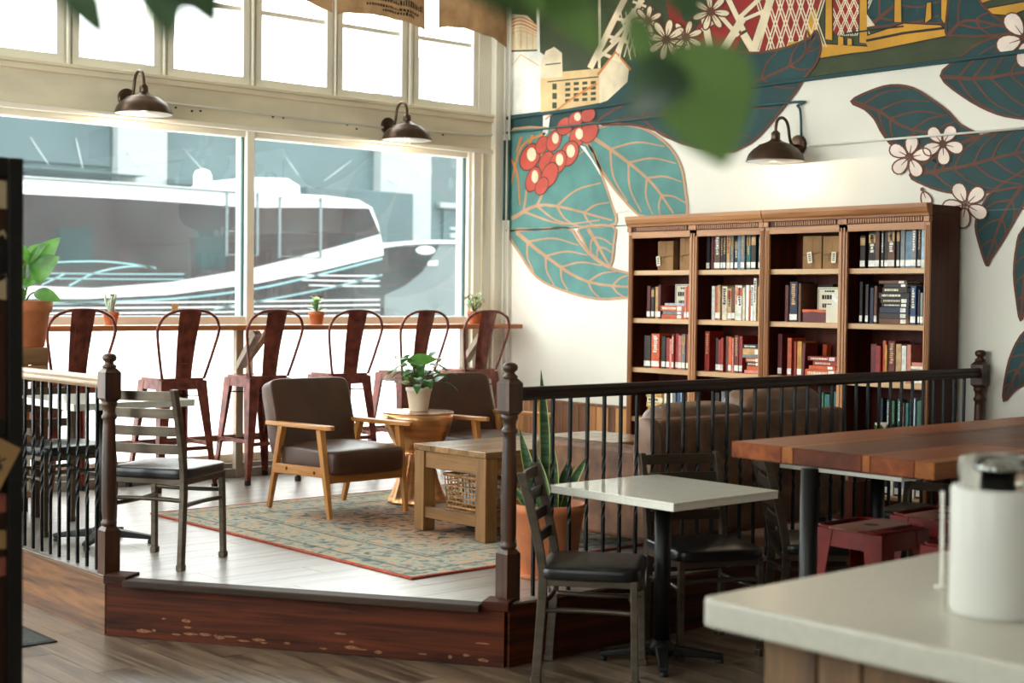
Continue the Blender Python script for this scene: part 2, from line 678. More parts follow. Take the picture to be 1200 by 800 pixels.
# window wall
wn = structure(MB().box((-1.6, 9.28, 2.80), (8.0, 9.52, 3.06)).box((-1.6, 9.28, P), (-.62, 9.52, 2.80)), 'wall_window', M['trim_cream'], bevel=0.004)
MB().box((-1.6, 9.25, 3.035), (8.0, 9.28, 3.075)).box((-1.6, 9.235, 3.075), (8.0, 9.28, 3.10)).build('moulding', M['trim_cream'], wn, 0.006)
MB().box((-1.6, 9.25, 2.775), (8.0, 9.30, 2.812)).build('moulding', M['trim_white'], wn, 0.006)
MB().box((7.89, 9.225, P), (8.0, 9.52, 5.0)).build('corner_pilaster', M['trim_white'], wn, 0.006)
MB().box((7.70, 9.27, P), (7.89, 9.50, 2.80)).build('jamb', M['trim_white'], wn, 0.005)
MB().box((7.78, 9.255, P), (7.80, 9.27, 2.80)).build('jamb_bead', M['trim_cream'], wn, 0.003)
mb = MB()
rc = random.Random(3)
for px, py in ((206, 126), (225, 130), (235, 130), (407, 146), (418, 151), (320, 137), (332, 138), (519, 158), (190, 118)):
    p = on_y(px, py, 9.279)
    mb.lathe([(0.010, 0), (0.008, 0.004), (0.0, 0.005)], 8)
    k = len(mb.v) - 24
    mb.v[k:] = [(p.x + v[0], p.y - v[2] + .001, p.z + v[1] * .8) for v in mb.v[k:]]
o = mb.build('nail_holes', M['rust'], wn)
tag(o, 'rusty screw heads in the cream fascia', kind='stuff')
# lower shop windows
ups = [7.67, 5.577, 3.51, 1.44, -0.62]
n = 1
for i in range(4):
    xr, xl = (ups[0] if i == 0 else ups[i]), ups[i + 1] + 0.065
    fr = MB()
    fr.box((xr, 9.30, P), (xr + .065, 9.46, 2.80))
    fr.box((xl, 9.32, 2.735), (xr, 9.44, 2.80))
    fr.box((xl, 9.31, 1.345), (xr, 9.44, 1.43))
    fr.box((xl, 9.30, 0.37), (xr, 9.44, 0.43))
    w = structure(fr, 'window_%d' % n, M['trim_white'], bevel=0.006)
    n += 1
    MB().box((xl, 9.385, 1.43), (xr, 9.391, 2.735)).build('pane', M['glass'], w)
    MB().box((xl, 9.370, 0.43), (xr, 9.376, 1.345)).build('film_pane', M['film'], w)
    MB().box((xr - .012, 9.34, 1.43), (xr - .003, 9.37, 2.735)).build('gasket', M['pipe_teal'], w)
structure(MB().box((-1.6, 9.24, P), (7.9, 9.5, 0.37)).box((-1.6, 9.20, P), (7.9, 9.24, 0.335)), 'trim_sill', M['sill'], bevel=0.006)
structure(MB().box((-1.6, 9.2, -.1), (8.0, 9.5, P)), 'trim_kerb', M['concrete'])
# transom windows
gl = [7.708, 7.143, 6.974, 6.413, 6.265, 5.698, 5.541, 4.987, 4.831, 4.288, 4.127, 3.56, 3.40, 2.85, 2.69, 2.13, 1.97, 1.42, 1.26, .70, .54, 0, -.16, -.72, -.88, -1.44]
ZT0, ZT1 = 3.10, 4.62
for i in range(0, len(gl), 2):
    xr, xl = gl[i], gl[i + 1]
    g = 0.0
    fr = MB()
    s0, s1 = xl - 0.05, xr + 0.05                       # sash
    fr.box((s0, 9.30, ZT0), (s1, 9.42, ZT0 + 0.065))
    fr.box((s0, 9.30, ZT1 - .06), (s1, 9.42, ZT1))
    fr.box((s0, 9.30, ZT0 + .065), (xl, 9.42, ZT1 - .06))
    fr.box((xr, 9.30, ZT0 + .065), (s1, 9.42, ZT1 - .06))
    w = structure(fr, 'window_%d' % n, M['trim_white'], bevel=0.004)
    n += 1
    MB().box((xl, 9.355, ZT0 + .065), (xr, 9.360, ZT1 - .06)).build('pane', M['glass_top'], w)
    MB().box((xl, 9.335, 3.645), (xr, 9.375, 3.675)).build('muntin', M['trim_white'], w, 0.003)
    # post between this sash and the next one to the left
    lo = gl[i + 2] + 0.05 if i + 2 < len(gl) else -1.6
    MB().box((lo, 9.32, ZT0), (s0, 9.45, ZT1)).box((lo + .022, 9.285, ZT0), (s0 - .022, 9.32, ZT1)).build('mullion_post', M['trim_white'], wn, 0.003)
MB().box((7.76, 9.29, ZT0), (7.89, 9.45, ZT1)).build('jamb', M['trim_white'], wn, 0.004)
MB().box((-1.6, 9.25, ZT1), (8.0, 9.5, 5.0)).build('header', M['trim_white'], wn, 0.004)
# outside face of the shop: brick courses above the windows
structure(MB().box((-6, 9.53, 2.82), (12, 9.62, 3.02)).box((-6, 9.53, 4.7), (12, 9.75, 6.4)).box((8.2, 9.53, -.1), (34, 9.75, 4.7)).box((12, 9.53, 4.7), (34, 9.75, 6.4)), 'wall_outside', M['brick'])
wo = bpy.data.objects['wall_outside']
for x in (15.2, 19.0, 23.6, 27.0):
    MB().box((x, 9.75, 2.3), (x + .9, 9.80, 3.2)).build('window_shutter', M['pipe_teal'], wo, .01)

# wainscot on the mural wall
wc = structure(MB().box((7.985, 4.70, P), (8.0, 9.22, P + .50)), 'trim_wainscot', M['nosing'])
WM = [wood('wainscot_%d' % i, a, b, 2, 12, .07, .5, .1, .2) for i, (a, b) in enumerate((((150, 90, 44), (210, 146, 84)), ((88, 50, 24), (146, 94, 52)), ((172, 114, 60), (226, 168, 102))))]
rc = random.Random(8)
y = 9.215
while y > 4.72:
    w = rc.choice((.085, .11, .13, .075))
    MB().box((7.968, max(4.72, y - w + .004), P + .01), (7.985, y, P + .482)).build('plank', rc.choice(WM), wc, 0.002, 1)
    y -= w
MB().box((7.955, 4.70, P + .482), (8.0, 9.22, P + .50)).build('cap_rail', WM[1], wc, 0.003)

# ------------------------------------------------------------------ mural painted on the right wall
PC = dict(teal=(22, 64, 66), olive=(58, 68, 40), red=(150, 26, 22), cream=(232, 214, 182), yellow=(206, 150, 44), brown=(100, 56, 40), dark=(38, 30, 26),
          pink=(238, 220, 208), berry=(192, 78, 64), orange=(206, 128, 66), tealtop=(18, 62, 66), white=(236, 232, 222), sand=(226, 190, 138), hazed_teal=(84, 136, 132), vein=(186, 146, 114))  # lighter teal and veins put the haze near the window into the leaf paint
PM = {k: plain('paint_' + k, c, 0.7, var=0.07, scale=(5, 5, 5), bump=0.18, bscale=30) for k, c in PC.items()}
mural = thing('mural', 'painted mural of teal leaves, blossoms, berries and bridge trusses on the long side wall', 'mural', (8.0, 7.0, 2.0))

class Paint:
    def __init__(self, *mats):
        self.mb = MB()
        self.mats = mats
        self.k = 0

    def pt(self, p, lay):
        q = on_x(p[0], p[1], 8.0)
        return (-0.0012 * lay - .0006, min(q.y, 9.19) - 7.0, min(q.z, 4.95) - 2.0)

    def poly(self, pts, lay, mat):
        self.k += 1
        lay += .04 * self.k
        vs = [self.pt(p, lay) for p in pts]
        self.mb.add(vs, [tuple(range(len(vs)))], self.mats.index(mat))
        return self

    def stroke(self, pts, w, lay, mat, w2=None, closed=False):
        k = len(pts)
        self.k += 1
        lay += .04 * self.k
        vs, fs = [], []
        for i in range(k):
            a = Vector(pts[i - 1] if (i or closed) else pts[0])
            b = Vector(pts[(i + 1) % k] if (i < k - 1 or closed) else pts[-1])
            t = (b - a)
            t = t.normalized() if t.length > 1e-6 else Vector((1, 0))
            nn = Vector((-t.y, t.x))
            ww = (w if w2 is None else w + (w2 - w) * i / max(1, k - 1)) / 2
            c = Vector(pts[i])
            vs += [self.pt(c + nn * ww, lay), self.pt(c - nn * ww, lay)]
        for i in range(k if closed else k - 1):
            j = (i + 1) % k
            fs.append((2 * i, 2 * i + 1, 2 * j + 1, 2 * j))
        self.mb.add(vs, fs, self.mats.index(mat))
        return self

    def done(self, name, label=None):
        o = self.mb.build(name, [PM[k] for k in self.mats], mural)
        if label:
            o['label'] = label
        return o


def sm2(pts, k=3, closed=True):
    return [(p.x, p.y) for p in smooth([Vector((a, b, 0)) for a, b in pts], k, closed)]


def inside_dist(poly, p, d):
    """Distance along d from p to the outline."""
    best = 1e9
    for i in range(len(poly)):
        a, b = Vector(poly[i]), Vector(poly[(i + 1) % len(poly)])
        e = b - a
        den = d.x * e.y - d.y * e.x
        if abs(den) < 1e-9:
            continue
        t = ((a.x - p.x) * e.y - (a.y - p.y) * e.x) / den
        u = ((a.x - p.x) * d.y - (a.y - p.y) * d.x) / den
        if t > 0.5 and 0 <= u <= 1:
            best = min(best, t)
    return 0 if best > 1e8 else best


def leaf_paint(outline, rib, nv, lay=4, fill='teal', line='brown', a0=0.65, w=2.8, name='painted_leaf', close=True):
    ol = sm2(outline, 3)
    P_ = Paint(fill, line)
    P_.poly(ol, lay, fill)
    P_.stroke(ol, w, lay + 2, line, closed=True)
    rb = sm2(rib, 5, False)
    P_.stroke(rb, w * 1.7, lay + 1, line, w * .8)
    if len(rib) > 1:
        k = len(rb)
        for i in range(1, nv + 1):
            f = i / (nv + 1.0)
            j = min(k - 2, int(f * (k - 1)))
            c = Vector(rb[j])
            t = (Vector(rb[j + 1]) - Vector(rb[max(0, j - 1)])).normalized()
            for sgn in (-1, 1):
                an = sgn * a0
                d = Vector((t.x * math.cos(an) - t.y * math.sin(an), t.x * math.sin(an) + t.y * math.cos(an)))
                L = min(inside_dist(ol, c, d) * 0.93, 90)
                if L < 5:
                    continue
                q = c + d * L
                bow = Vector((-d.y, d.x)) * (-sgn * L * .10)
                pts = sm2([(c.x, c.y), tuple(c + d * L * .5 - bow), (q.x, q.y)], 5, False)
                P_.stroke(pts, w * .95, lay + 1, line, w * .5)
    return P_.done(name)


def flower_paint(cx, cy, r, n, rot, lay=7, fill='pink', squash=1.0, name='painted_blossom', pw=.36):
    P_ = Paint(fill, 'brown')
    for i in range(n):
        a = rot + 2 * PI * i / n
        d, s = Vector((math.cos(a), math.sin(a) * squash)), Vector((-math.sin(a), math.cos(a) * squash))
        pts = []
        for j in range(14):
            th = 2 * PI * j / 14
            u = 0.58 + 0.44 * math.cos(th)
            v = pw * math.sin(th) * (0.55 + 0.5 * u)
            pts.append((cx + (d.x * u + s.x * v) * r, cy + (d.y * u + s.y * v) * r))
        P_.poly(pts, lay + .1 * i, fill)
        P_.stroke(pts, 1.7, lay + 1, 'brown', closed=True)
        P_.stroke([(cx + d.x * r * .1, cy + d.y * r * .1), (cx + d.x * r * .55, cy + d.y * r * .55)], 1.6, lay + 1, 'brown', .6)
    P_.poly([(cx + 2.6 * math.cos(k), cy + 2.6 * math.sin(k)) for k in (0, 1, 2, 3, 4, 5)], lay + 1.5, 'brown')
    return P_.done(name)


# background of the upper scene
Paint('olive', 'red', 'teal', 'hazed_teal').poly([(589, -90), (760, -90), (1300, -90), (1900, -160), (1900, -75), (1300, 20), (1215, 36), (1118, 74), (900, 97), (850, 112), (740, 128), (680, 152), (589, 156)], 1, 'olive') \
    .poly([(756, -90), (975, -90), (968, -10), (946, 46), (905, 58), (850, 66), (812, 62), (790, 40)], 2, 'red') \
    .poly([(786, -60), (800, -60), (835, 5), (812, 40), (800, 20)], 2.4, 'olive') \
    .poly([(862, 62), (872, 30), (890, 58)], 2.4, 'olive') \
    .poly([(589, 156), (589, 112), (640, 110), (745, 70), (760, 112), (700, 140), (640, 152)], 2, 'teal').done('painted_ground')
# pale civic building in the corner
b = Paint('sand', 'cream', 'white', 'olive', 'orange')
b.poly([(592, 20), (600, 16), (618, 18), (630, 30), (632, 58), (592, 60)], 3, 'cream')
for k in range(5):
    b.stroke(sm2([(592, 28 + 4 * k), (610, 20 + 4 * k), (631, 30 + 3.4 * k)], 4, False), 1.6, 4, 'orange' if k < 3 else 'sand')
b.poly([(591, 62), (632, 60), (640, 66), (640, 130), (591, 136)], 3, 'white')
for k in range(5):
    b.stroke([(597 + 7 * k, 38), (597 + 7 * k, 58)], 1.5, 4, 'sand')
b.stroke([(592, 82), (611, 64), (632, 77)], 1.6, 4, 'sand')
b.poly([(634, 76), (640, 60), (650, 55), (659, 62), (660, 90), (634, 92)], 3, 'cream')
b.poly([(634, 92), (660, 90), (660, 84), (706, 80), (706, 120), (640, 132), (634, 132)], 3, 'sand')
b.poly([(703, 86), (722, 60), (738, 80), (736, 96), (712, 118), (703, 121)], 3.4, 'cream')
b.stroke([(701, 88), (722, 61), (740, 82)], 3, 4, 'orange')
for r_ in range(4):
    for c_ in range(4):
        x, y = 663 + 10 * c_, 97 + 6.4 * r_ - c_ * .6
        b.poly([(x, y), (x + 6, y - .4), (x + 6, y + 3.2), (x, y + 3.6)], 4, 'olive')
for r_ in range(3):
    b.poly([(648, 98 + 11 * r_), (653, 98 + 11 * r_), (653, 105 + 11 * r_), (648, 105 + 11 * r_)], 4, 'olive')
b.stroke([(642, 96), (702, 90)], 1.4, 4, 'olive').stroke([(640, 76), (658, 74)], 1.4, 4, 'olive')
b.stroke([(630, -60), (632, 62)], 3.2, 4, 'white')
b.done('painted_building')
# truss bridge
b = Paint('cream', 'brown')
def beam2(p, q, w=6):
    b.stroke([p, q], w + 2.4, 3.2, 'brown').stroke([p, q], w, 4.2, 'cream')
LB_ = (((692, 80), (742, -20), 7), ((722, 66), (770, -40), 6), ((705, 62), (728, 72), 4), ((700, 70), (728, 44), 4), ((712, 42), (738, 50), 4), ((716, 50), (742, 22), 4), ((724, 22), (748, 28), 4),
       ((730, 28), (755, 0), 4), ((742, 2), (758, 8), 3))
RB_ = (((845, 64), (872, 20), 9), ((872, 40), (886, 64), 9), ((882, 64), (910, -20), 9), ((845, -20), (872, 36), 6), ((868, 20), (905, -15), 5),
       ((866, 26), (898, 12), 4), ((826, 20), (834, 64), 8), ((822, 36), (846, 20), 4), ((846, 20), (866, 42), 5))
for p, q, w in RB_:
    beam2(p, q, w)
for k in range(6):
    x = 886 + 12 * k
    for sh in (0, 3.2):
        b.stroke([(x + sh, 62 - k), (x + 24 + sh, -20)], 1.5, 4.4, 'cream').stroke([(x + 20 + sh, 60 - k), (x - 6 + sh, -20)], 1.5, 4.4, 'cream')
b.done('painted_bridge')
b = Paint('cream', 'brown')
for p, q, w in LB_:
    beam2(p, q, w)
for k in range(5):
    x = 726 + 6 * k
    b.stroke([(x, 70 - 3 * k), (x + 16, 10)], 1.4, 4.4, 'cream').stroke([(x + 14, 70 - 3 * k), (x + 2, 14)], 1.4, 4.4, 'cream')
b.stroke([(703, 80), (703, -20)], 3, 3.4, 'cream')
b.done('painted_bridge', 'left leaning truss of the painted bridge')
# yellow pavilion
b = Paint('yellow', 'dark', 'red', 'cream')
b.poly([(976, 20), (978, -40), (1008, -40), (1008, 33), (977, 40)], 3, 'red')
for k in range(4):
    x = 972 + 10 * k
    for sh in (0, 2.4):
        b.stroke([(x + sh, 42), (x + 22 + sh, -10)], 1.2, 3.6, 'cream').stroke([(x + 16 + sh, 42), (x - 6 + sh, -10)], 1.2, 3.6, 'cream')
for pts in ([(924, 50), (945, 47), (968, 52), (1018, 55), (1012, 44), (1060, 28), (1103, 30), (1109, 36), (1109, 42), (1020, 60), (1000, 62), (962, 68), (960, 58), (924, 56)],
            [(946, 46), (948, 18), (957, 10), (960, 40), (955, 48)], [(968, 46), (969, -40), (975, -40), (976, 47)], [(1008, 50), (1009, -40), (1016, -40), (1017, 51)],
            [(1049, 26), (1050, -40), (1056, -40), (1057, 26)], [(1085, 27), (1087, 4), (1092, 3), (1092, 22)], [(1104, 22), (1104, -40), (1111, -40), (1111, 24), (1107, 27)],
            [(983, 53), (983, 42), (989, 44), (989, 53)], [(994, 53), (994, 45), (999, 46), (999, 53)], [(1150, 4), (1163, 0), (1164, -30), (1148, -20)], [(1155, 11), (1200, 3), (1230, 0), (1230, 10), (1200, 12), (1185, 18), (1160, 16)]):
    b.stroke(pts, 3, 4, 'dark', closed=True).poly(pts, 5, 'yellow')
b.stroke([(990, 40), (1018, 36), (1060, 31)], 2, 6, 'dark').stroke([(1016, 48), (1060, 39), (1108, 33)], 3, 6, 'dark')
b.poly([(1016, 32), (1016, 16), (1026, 30)], 4, 'cream')
b.done('painted_pavilion')
# leaves
leaf_paint([(1017, -60), (1105, -60), (1106, 10), (1104, 26), (1090, 28), (1060, 27), (1030, 31), (1018, 20)], [(1020, 30), (1050, 5), (1100, -40)], 3, 2.2, 'tealtop')
leaf_paint([(1112, -60), (1130, -40), (1152, 6), (1180, 28), (1200, 36), (1160, 42), (1120, 42), (1109, 38), (1112, 0)], [(1112, 40), (1135, 24), (1190, 34)], 2, 4.6, 'tealtop')
leaf_paint([(590, 158), (640, 150), (690, 170), (706, 205), (718, 240), (723, 257), (716, 264), (680, 266), (640, 268), (600, 270), (590, 263), (589, 210)], [(600, 256), (640, 240), (718, 258)], 4, 4, 'hazed_teal', 'vein')
leaf_paint([(598, 271), (640, 269), (667, 267), (678, 281), (690, 296), (702, 306), (716, 314), (738, 320), (770, 326), (770, 345), (738, 348), (700, 350), (660, 340), (630, 325), (612, 300)], [(606, 272), (640, 300), (690, 330), (765, 338)], 5, 4, 'hazed_teal', 'vein')
leaf_paint([(680, 267), (719, 265), (720, 285), (716, 311), (702, 304), (690, 293), (684, 281)], [(690, 268), (700, 285), (714, 310)], 2, 4.8, 'hazed_teal', 'vein')
leaf_paint([(690, 158), (715, 146), (738, 147), (762, 154), (786, 173), (799, 196), (804, 225), (806, 248), (798, 254), (757, 254), (742, 245), (724, 225), (708, 203), (697, 182)], [(694, 160), (730, 185), (765, 215), (790, 250)], 4, 4, 'hazed_teal', 'vein')
leaf_paint([(700, 144), (740, 118), (790, 92), (850, 64), (890, 62), (925, 55), (950, 44), (958, 36), (963, 58), (956, 76), (943, 92), (934, 107), (914, 132), (890, 160), (870, 173), (850, 178), (800, 168), (770, 153), (740, 146)],
           [(720, 142), (800, 128), (880, 98), (935, 72), (957, 42)], 6, 6, 'teal')
leaf_paint([(998, 119), (1020, 107), (1045, 100), (1070, 103), (1092, 116), (1112, 131), (1127, 147), (1150, 160), (1120, 172), (1098, 205), (1072, 186), (1048, 172), (1034, 155), (1026, 140), (1014, 128)], [(1000, 119), (1030, 130), (1070, 152), (1145, 160)], 5)
leaf_paint([(1103, 89), (1122, 70), (1150, 50), (1186, 40), (1240, 34), (1300, 60), (1300, 120), (1240, 140), (1190, 138), (1160, 130), (1128, 112)], [(1105, 90), (1150, 92), (1210, 84), (1290, 84)], 6)
leaf_paint([(1166, 222), (1200, 200), (1215, 190), (1230, 190), (1222, 215), (1200, 240), (1178, 278), (1162, 303), (1157, 311), (1149, 288), (1144, 264), (1150, 245)], [(1216, 196), (1180, 245), (1157, 305)], 4, 4.2)
leaf_paint([(1067, 205), (1090, 188), (1130, 166), (1170, 155), (1240, 146), (1300, 150), (1290, 190), (1230, 212), (1165, 224), (1140, 227), (1110, 225), (1085, 217)], [(1069, 205), (1130, 195), (1190, 180), (1290, 165)], 6, 5.4)
leaf_paint([(1240, 235), (1200, 268), (1192, 290), (1189, 320), (1192, 350), (1197, 376), (1206, 358), (1240, 330)], [(1230, 250), (1204, 310), (1197, 372)], 4)
leaf_paint([(1250, 360), (1205, 385), (1187, 412), (1179, 442), (1177, 470), (1192, 455), (1216, 446), (1250, 440)], [(1250, 385), (1200, 425), (1178, 466)], 4)
for a in ((1067, 184, 25, 5, 1.1), (1106, 169, 24, 5, .25), (1133, 240, 27, 5, .5), (1082, 222, 20, 1, 1.2), (1202, 45, 34, 5, .3)):
    flower_paint(*a, lay=8)
for a in ((782, 47, 24, 8, .2), (805, 44, 20, 7, .5), (834, 14, 22, 7, .1), (760, 25, 18, 7, .4)):
    flower_paint(*a, lay=7, fill='cream', pw=.22)
b = Paint('berry', 'cream', 'brown', 'white')
b.poly([(637, 132), (646, 132), (643, 156), (637, 162)], 6, 'white')
b.poly([(680, 170), (686, 172), (706, 204), (724, 228), (742, 246), (722, 250), (708, 212), (694, 188)], 5.2, 'white')
for i, (x, y, rx, ry) in enumerate(((622, 184, 11, 15), (636, 170, 7, 10), (650, 165, 8, 12), (663, 148, 9, 10), (678, 160, 9, 12), (691, 155, 10, 12), (668, 180, 10, 14), (641, 190, 8, 12), (655, 190, 9, 13), (645, 205, 9, 14), (626, 210, 8, 14), (636, 218, 7, 10), (676, 140, 8, 9), (690, 135, 8, 8))):
    for lay, k, mt in ((6 + .1 * i, 1.12, 'brown'), (6.05 + .1 * i, 1.0, 'berry')):
        b.poly([(x + rx * k * math.cos(t * PI / 8) - .25 * ry * k * math.sin(t * PI / 8), y + ry * k * math.sin(t * PI / 8)) for t in range(16)], lay, mt)
    if i % 2 == 0:
        b.poly([(x + 2 + .5 * rx * math.cos(t * PI / 5), y - 3 + .55 * ry * math.sin(t * PI / 5)) for t in range(10)], 7.8, 'cream')
b.done('painted_berries', 'cluster of red coffee berries')
b = Paint('orange')
for pts in (((640, 156), (612, 172), (600, 215)), ((612, 160), (606, 178)), ((625, 158), (614, 190)), ((700, 98), (668, 118), (640, 140)), ((590, 172), (606, 200), (610, 240))):
    b.stroke(sm2(pts, 4, False), 3, 6, 'orange', 1.4)
b.done('painted_stems')
# ledges and groove across the painted wall
wr = bpy.data.objects['wall_right']
zl = on_x(590, 137, 8.0).z
structure(MB().box((7.975, 2.2, zl - .03), (8.0, 9.2, zl - .005)), 'trim_1', PM['tealtop'], None, 0.004)
zg = on_x(604, 269.5, 8.0).z
structure(MB().box((7.992, 2.2, zg - .004), (8.0, 9.2, zg + .003)), 'trim_2', M['pipe_teal'])
# conduits
cu = thing('electrical_conduit', 'thin painted conduit running along the mural wall to the lamp over the bookcases', 'conduit', (7.98, 6.2, 2.6))
A = on_x(590, 156, 7.978)
B = on_x(925, 120, 7.978)
Cc = on_x(938, 132, 7.978)
D = on_x(939, 160, 7.978)
loc = Vector(cu.location)
MB().tube([p - loc for p in smooth([A, A.lerp(B, .5), B, Vector((7.978, (B.y + Cc.y) / 2 - .02, B.z - .03)), Cc, D], 6)], .0085, 8).build('pipe', [M['pipe_teal']], cu)
E_, F_ = on_x(946, 171, 7.978), on_x(1240, 147, 7.978)
MB().tube([E_ - loc, F_ - loc], .0075, 8).build('pipe', M['pipe_white'], cu)
cu2 = thing('electrical_conduit', 'thin white conduit along the cream fascia between the two window lamps', 'conduit', (6, 9.265, 2.93))
loc = Vector(cu2.location)
pts = [on_y(px, py, 9.268) for px, py in ((192, 119.5), (300, 132.5), (440, 148.5), (500, 153.5), (560, 158), (588, 158))]
MB().tube([p - loc for p in pts], .008, 8).build('pipe', M['pipe_white'], cu2)
MB().cbox(pts[-1] - loc + Vector((-.01, -.004, 0)), (.03, .03, .035)).build('junction_box', M['pipe_teal'], cu2, .003)
cp = thing('corner_pipes', 'pair of vertical pipes in the room corner, dark above and white below', 'pipe', (7.96, 9.19, P))
for dx, dy in ((0.0, 0.0), (.012, -.045)):
    z0 = .98 + P
    MB().tube([(dx, dy, 1.96), (dx, dy, 2.62)], .011, 8).build('pipe', M['pipe_teal'], cp)
    MB().tube([(dx, dy, 0.0), (dx, dy, 1.96)], .010, 8).build('pipe', M['pipe_white'], cp)
    MB().tube([(dx, dy, 2.62), (dx, dy, 4.6)], .010, 8).build('pipe', M['pipe_white'], cp)
# ------------------------------------------------------------------ furniture materials
M['dark_wood'] = wood('dark_wood', (34, 18, 9), (84, 48, 26), 2, 14, .08, .38, .05, .15)
M['dark_wood_x'] = wood('dark_wood_x', (24, 11, 6), (56, 28, 16), 0, 14, .08, .45, .05, .1, spec=.2)
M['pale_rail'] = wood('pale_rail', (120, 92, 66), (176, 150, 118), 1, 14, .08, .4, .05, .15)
M['iron'] = plain('iron', (22, 24, 26), 0.42, 0.6)
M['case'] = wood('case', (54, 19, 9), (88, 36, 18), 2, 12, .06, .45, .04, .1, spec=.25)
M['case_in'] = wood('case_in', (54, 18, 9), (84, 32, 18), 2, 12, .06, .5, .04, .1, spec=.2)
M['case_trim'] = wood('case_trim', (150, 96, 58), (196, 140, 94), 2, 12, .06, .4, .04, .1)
M['case_trim_y'] = wood('case_trim_y', (146, 92, 52), (196, 138, 88), 1, 12, .06, .4, .04, .1)
M['shelf'] = wood('shelf', (186, 142, 98), (222, 184, 140), 1, 12, .06, .4, .05, .1)
M['bar_wood'] = wood('bar_wood', (150, 82, 38), (204, 132, 74), 0, 10, .06, .4, .05, .15)
M['post_wood'] = wood('post_wood', (120, 108, 92), (176, 164, 144), 2, 10, .06, .55, .05, .15)
M['rail_wood'] = wood('rail_wood', (110, 76, 46), (166, 124, 84), 0, 10, .06, .55, .05, .15)
M['stool_red'] = plain('stool_red', (104, 40, 32), 0.4, 0.25, var=0.2, scale=(14, 14, 14), c2=(140, 72, 58))
M['seat_top'] = plain('seat_top', (124, 70, 54), 0.3, 0.55, var=0.2, scale=(12, 12, 12))
M['rubber'] = plain('rubber', (20, 20, 20), 0.7)
M['steel_chair'] = plain('steel_chair', (86, 76, 65), 0.36, 0.7, var=0.1, scale=(6, 6, 40))
M['vinyl'] = plain('vinyl', (13, 13, 15), 0.3, bump=0.06, bscale=180)
M['stool_dark'] = plain('stool_dark', (98, 22, 17), 0.36, 0.0, var=0.15, scale=(14, 14, 14), spec=.15)
M['stool_top'] = plain('stool_top', (122, 66, 48), 0.3, 0.4, var=0.2, scale=(12, 12, 12))
M['counter_stone'] = plain('counter_stone', (206, 203, 190), 0.3, var=0.02, scale=(40, 40, 40))
M['quartz'] = plain('quartz', (226, 225, 214), 0.14, var=0.02, scale=(40, 40, 40))
M['table_edge'] = plain('table_edge', (196, 176, 146), 0.5, var=0.06, scale=(4, 4, 60))
M['black_metal'] = plain('black_metal', (16, 16, 17), 0.45, 0.3)
M['leather'] = plain('leather', (74, 46, 32), 0.36, var=0.14, scale=(5, 5, 5), bump=0.12, bscale=120)
M['leather_side'] = plain('leather_side', (112, 88, 68), 0.42, var=0.1, scale=(5, 5, 5), bump=0.12, bscale=120)
M['sofa'] = plain('sofa', (86, 50, 29), 0.6, var=0.16, scale=(9, 9, 9), bump=0.25, bscale=90, c2=(124, 82, 52))
M['sofa_cush'] = plain('sofa_cush', (92, 60, 42), 0.42, var=0.16, scale=(7, 7, 7), bump=0.3, bscale=26, c2=(124, 90, 66))
M['honey'] = wood('honey', (164, 100, 44), (206, 146, 80), 2, 16, .08, .35, .04, .06)
M['honey_y'] = wood('honey_y', (164, 100, 44), (206, 146, 80), 1, 16, .08, .35, .04, .06)
M['honey_x'] = wood('honey_x', (164, 100, 44), (206, 146, 80), 0, 16, .08, .35, .04, .06)
M['copper'] = plain('copper', (232, 176, 126), 0.28, 0.95, var=0.12, scale=(3, 3, 30))
M['copper_top'] = plain('copper_top', (230, 190, 160), 0.2, 0.9, var=0.05, scale=(4, 4, 4))
M['pine'] = wood('pine', (104, 70, 38), (160, 116, 68), 2, 15, .08, .5, .08, .2)
M['pine_x'] = wood('pine_x', (100, 72, 46), (158, 122, 84), 0, 15, .08, .24, .18, .12)
M['pine_y'] = wood('pine_y', (104, 70, 38), (160, 116, 68), 1, 15, .08, .5, .08, .2)
M['wicker'] = plain('wicker', (168, 122, 76), 0.7, var=0.25, scale=(40, 40, 40))
M['cloth_blue'] = plain('cloth_blue', (176, 186, 196), 0.85, var=0.15, scale=(12, 12, 12))
M['terracotta'] = plain('terracotta', (184, 110, 68), 0.75, var=0.1, scale=(7, 7, 7))
M['terra_dark'] = plain('terra_dark', (150, 84, 54), 0.7, var=0.1, scale=(7, 7, 7))
M['soil'] = plain('soil', (44, 30, 22), 0.95, var=0.3, scale=(60, 60, 60))
M['pot_white'] = plain('pot_white', (216, 204, 186), 0.5, var=0.03, scale=(9, 9, 9))
M['leaf'] = leafy('leaf', (34, 78, 34), (62, 116, 52), trans=.25)
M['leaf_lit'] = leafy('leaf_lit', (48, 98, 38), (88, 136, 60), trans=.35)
M['leaf_pale'] = leafy('leaf_pale', (130, 166, 112), (170, 194, 146), 24)
M['leaf_grey'] = plain('leaf_grey', (178, 192, 172), 0.6, var=0.14, scale=(24, 24, 24))
M['stem'] = plain('stem', (84, 104, 52), 0.5)
M['flower_white'] = plain('flower_white', (238, 226, 206), 0.5)
M['bronze'] = plain('bronze', (84, 66, 54), 0.36, 0.8, var=0.15, scale=(9, 9, 9))
M['enamel'] = plain('enamel', (246, 244, 236), 0.3)
M['bulb'] = emit('bulb', (255, 214, 160), 40.0)
M['paper'] = plain('paper', (228, 220, 198), 0.8, var=0.03, scale=(9, 9, 9))
M['kraft'] = plain('kraft', (150, 112, 72), 0.8, var=0.08, scale=(9, 9, 9))
M['ink'] = plain('ink', (40, 34, 30), 0.8)
M['twine'] = plain('twine', (110, 84, 56), 0.9)

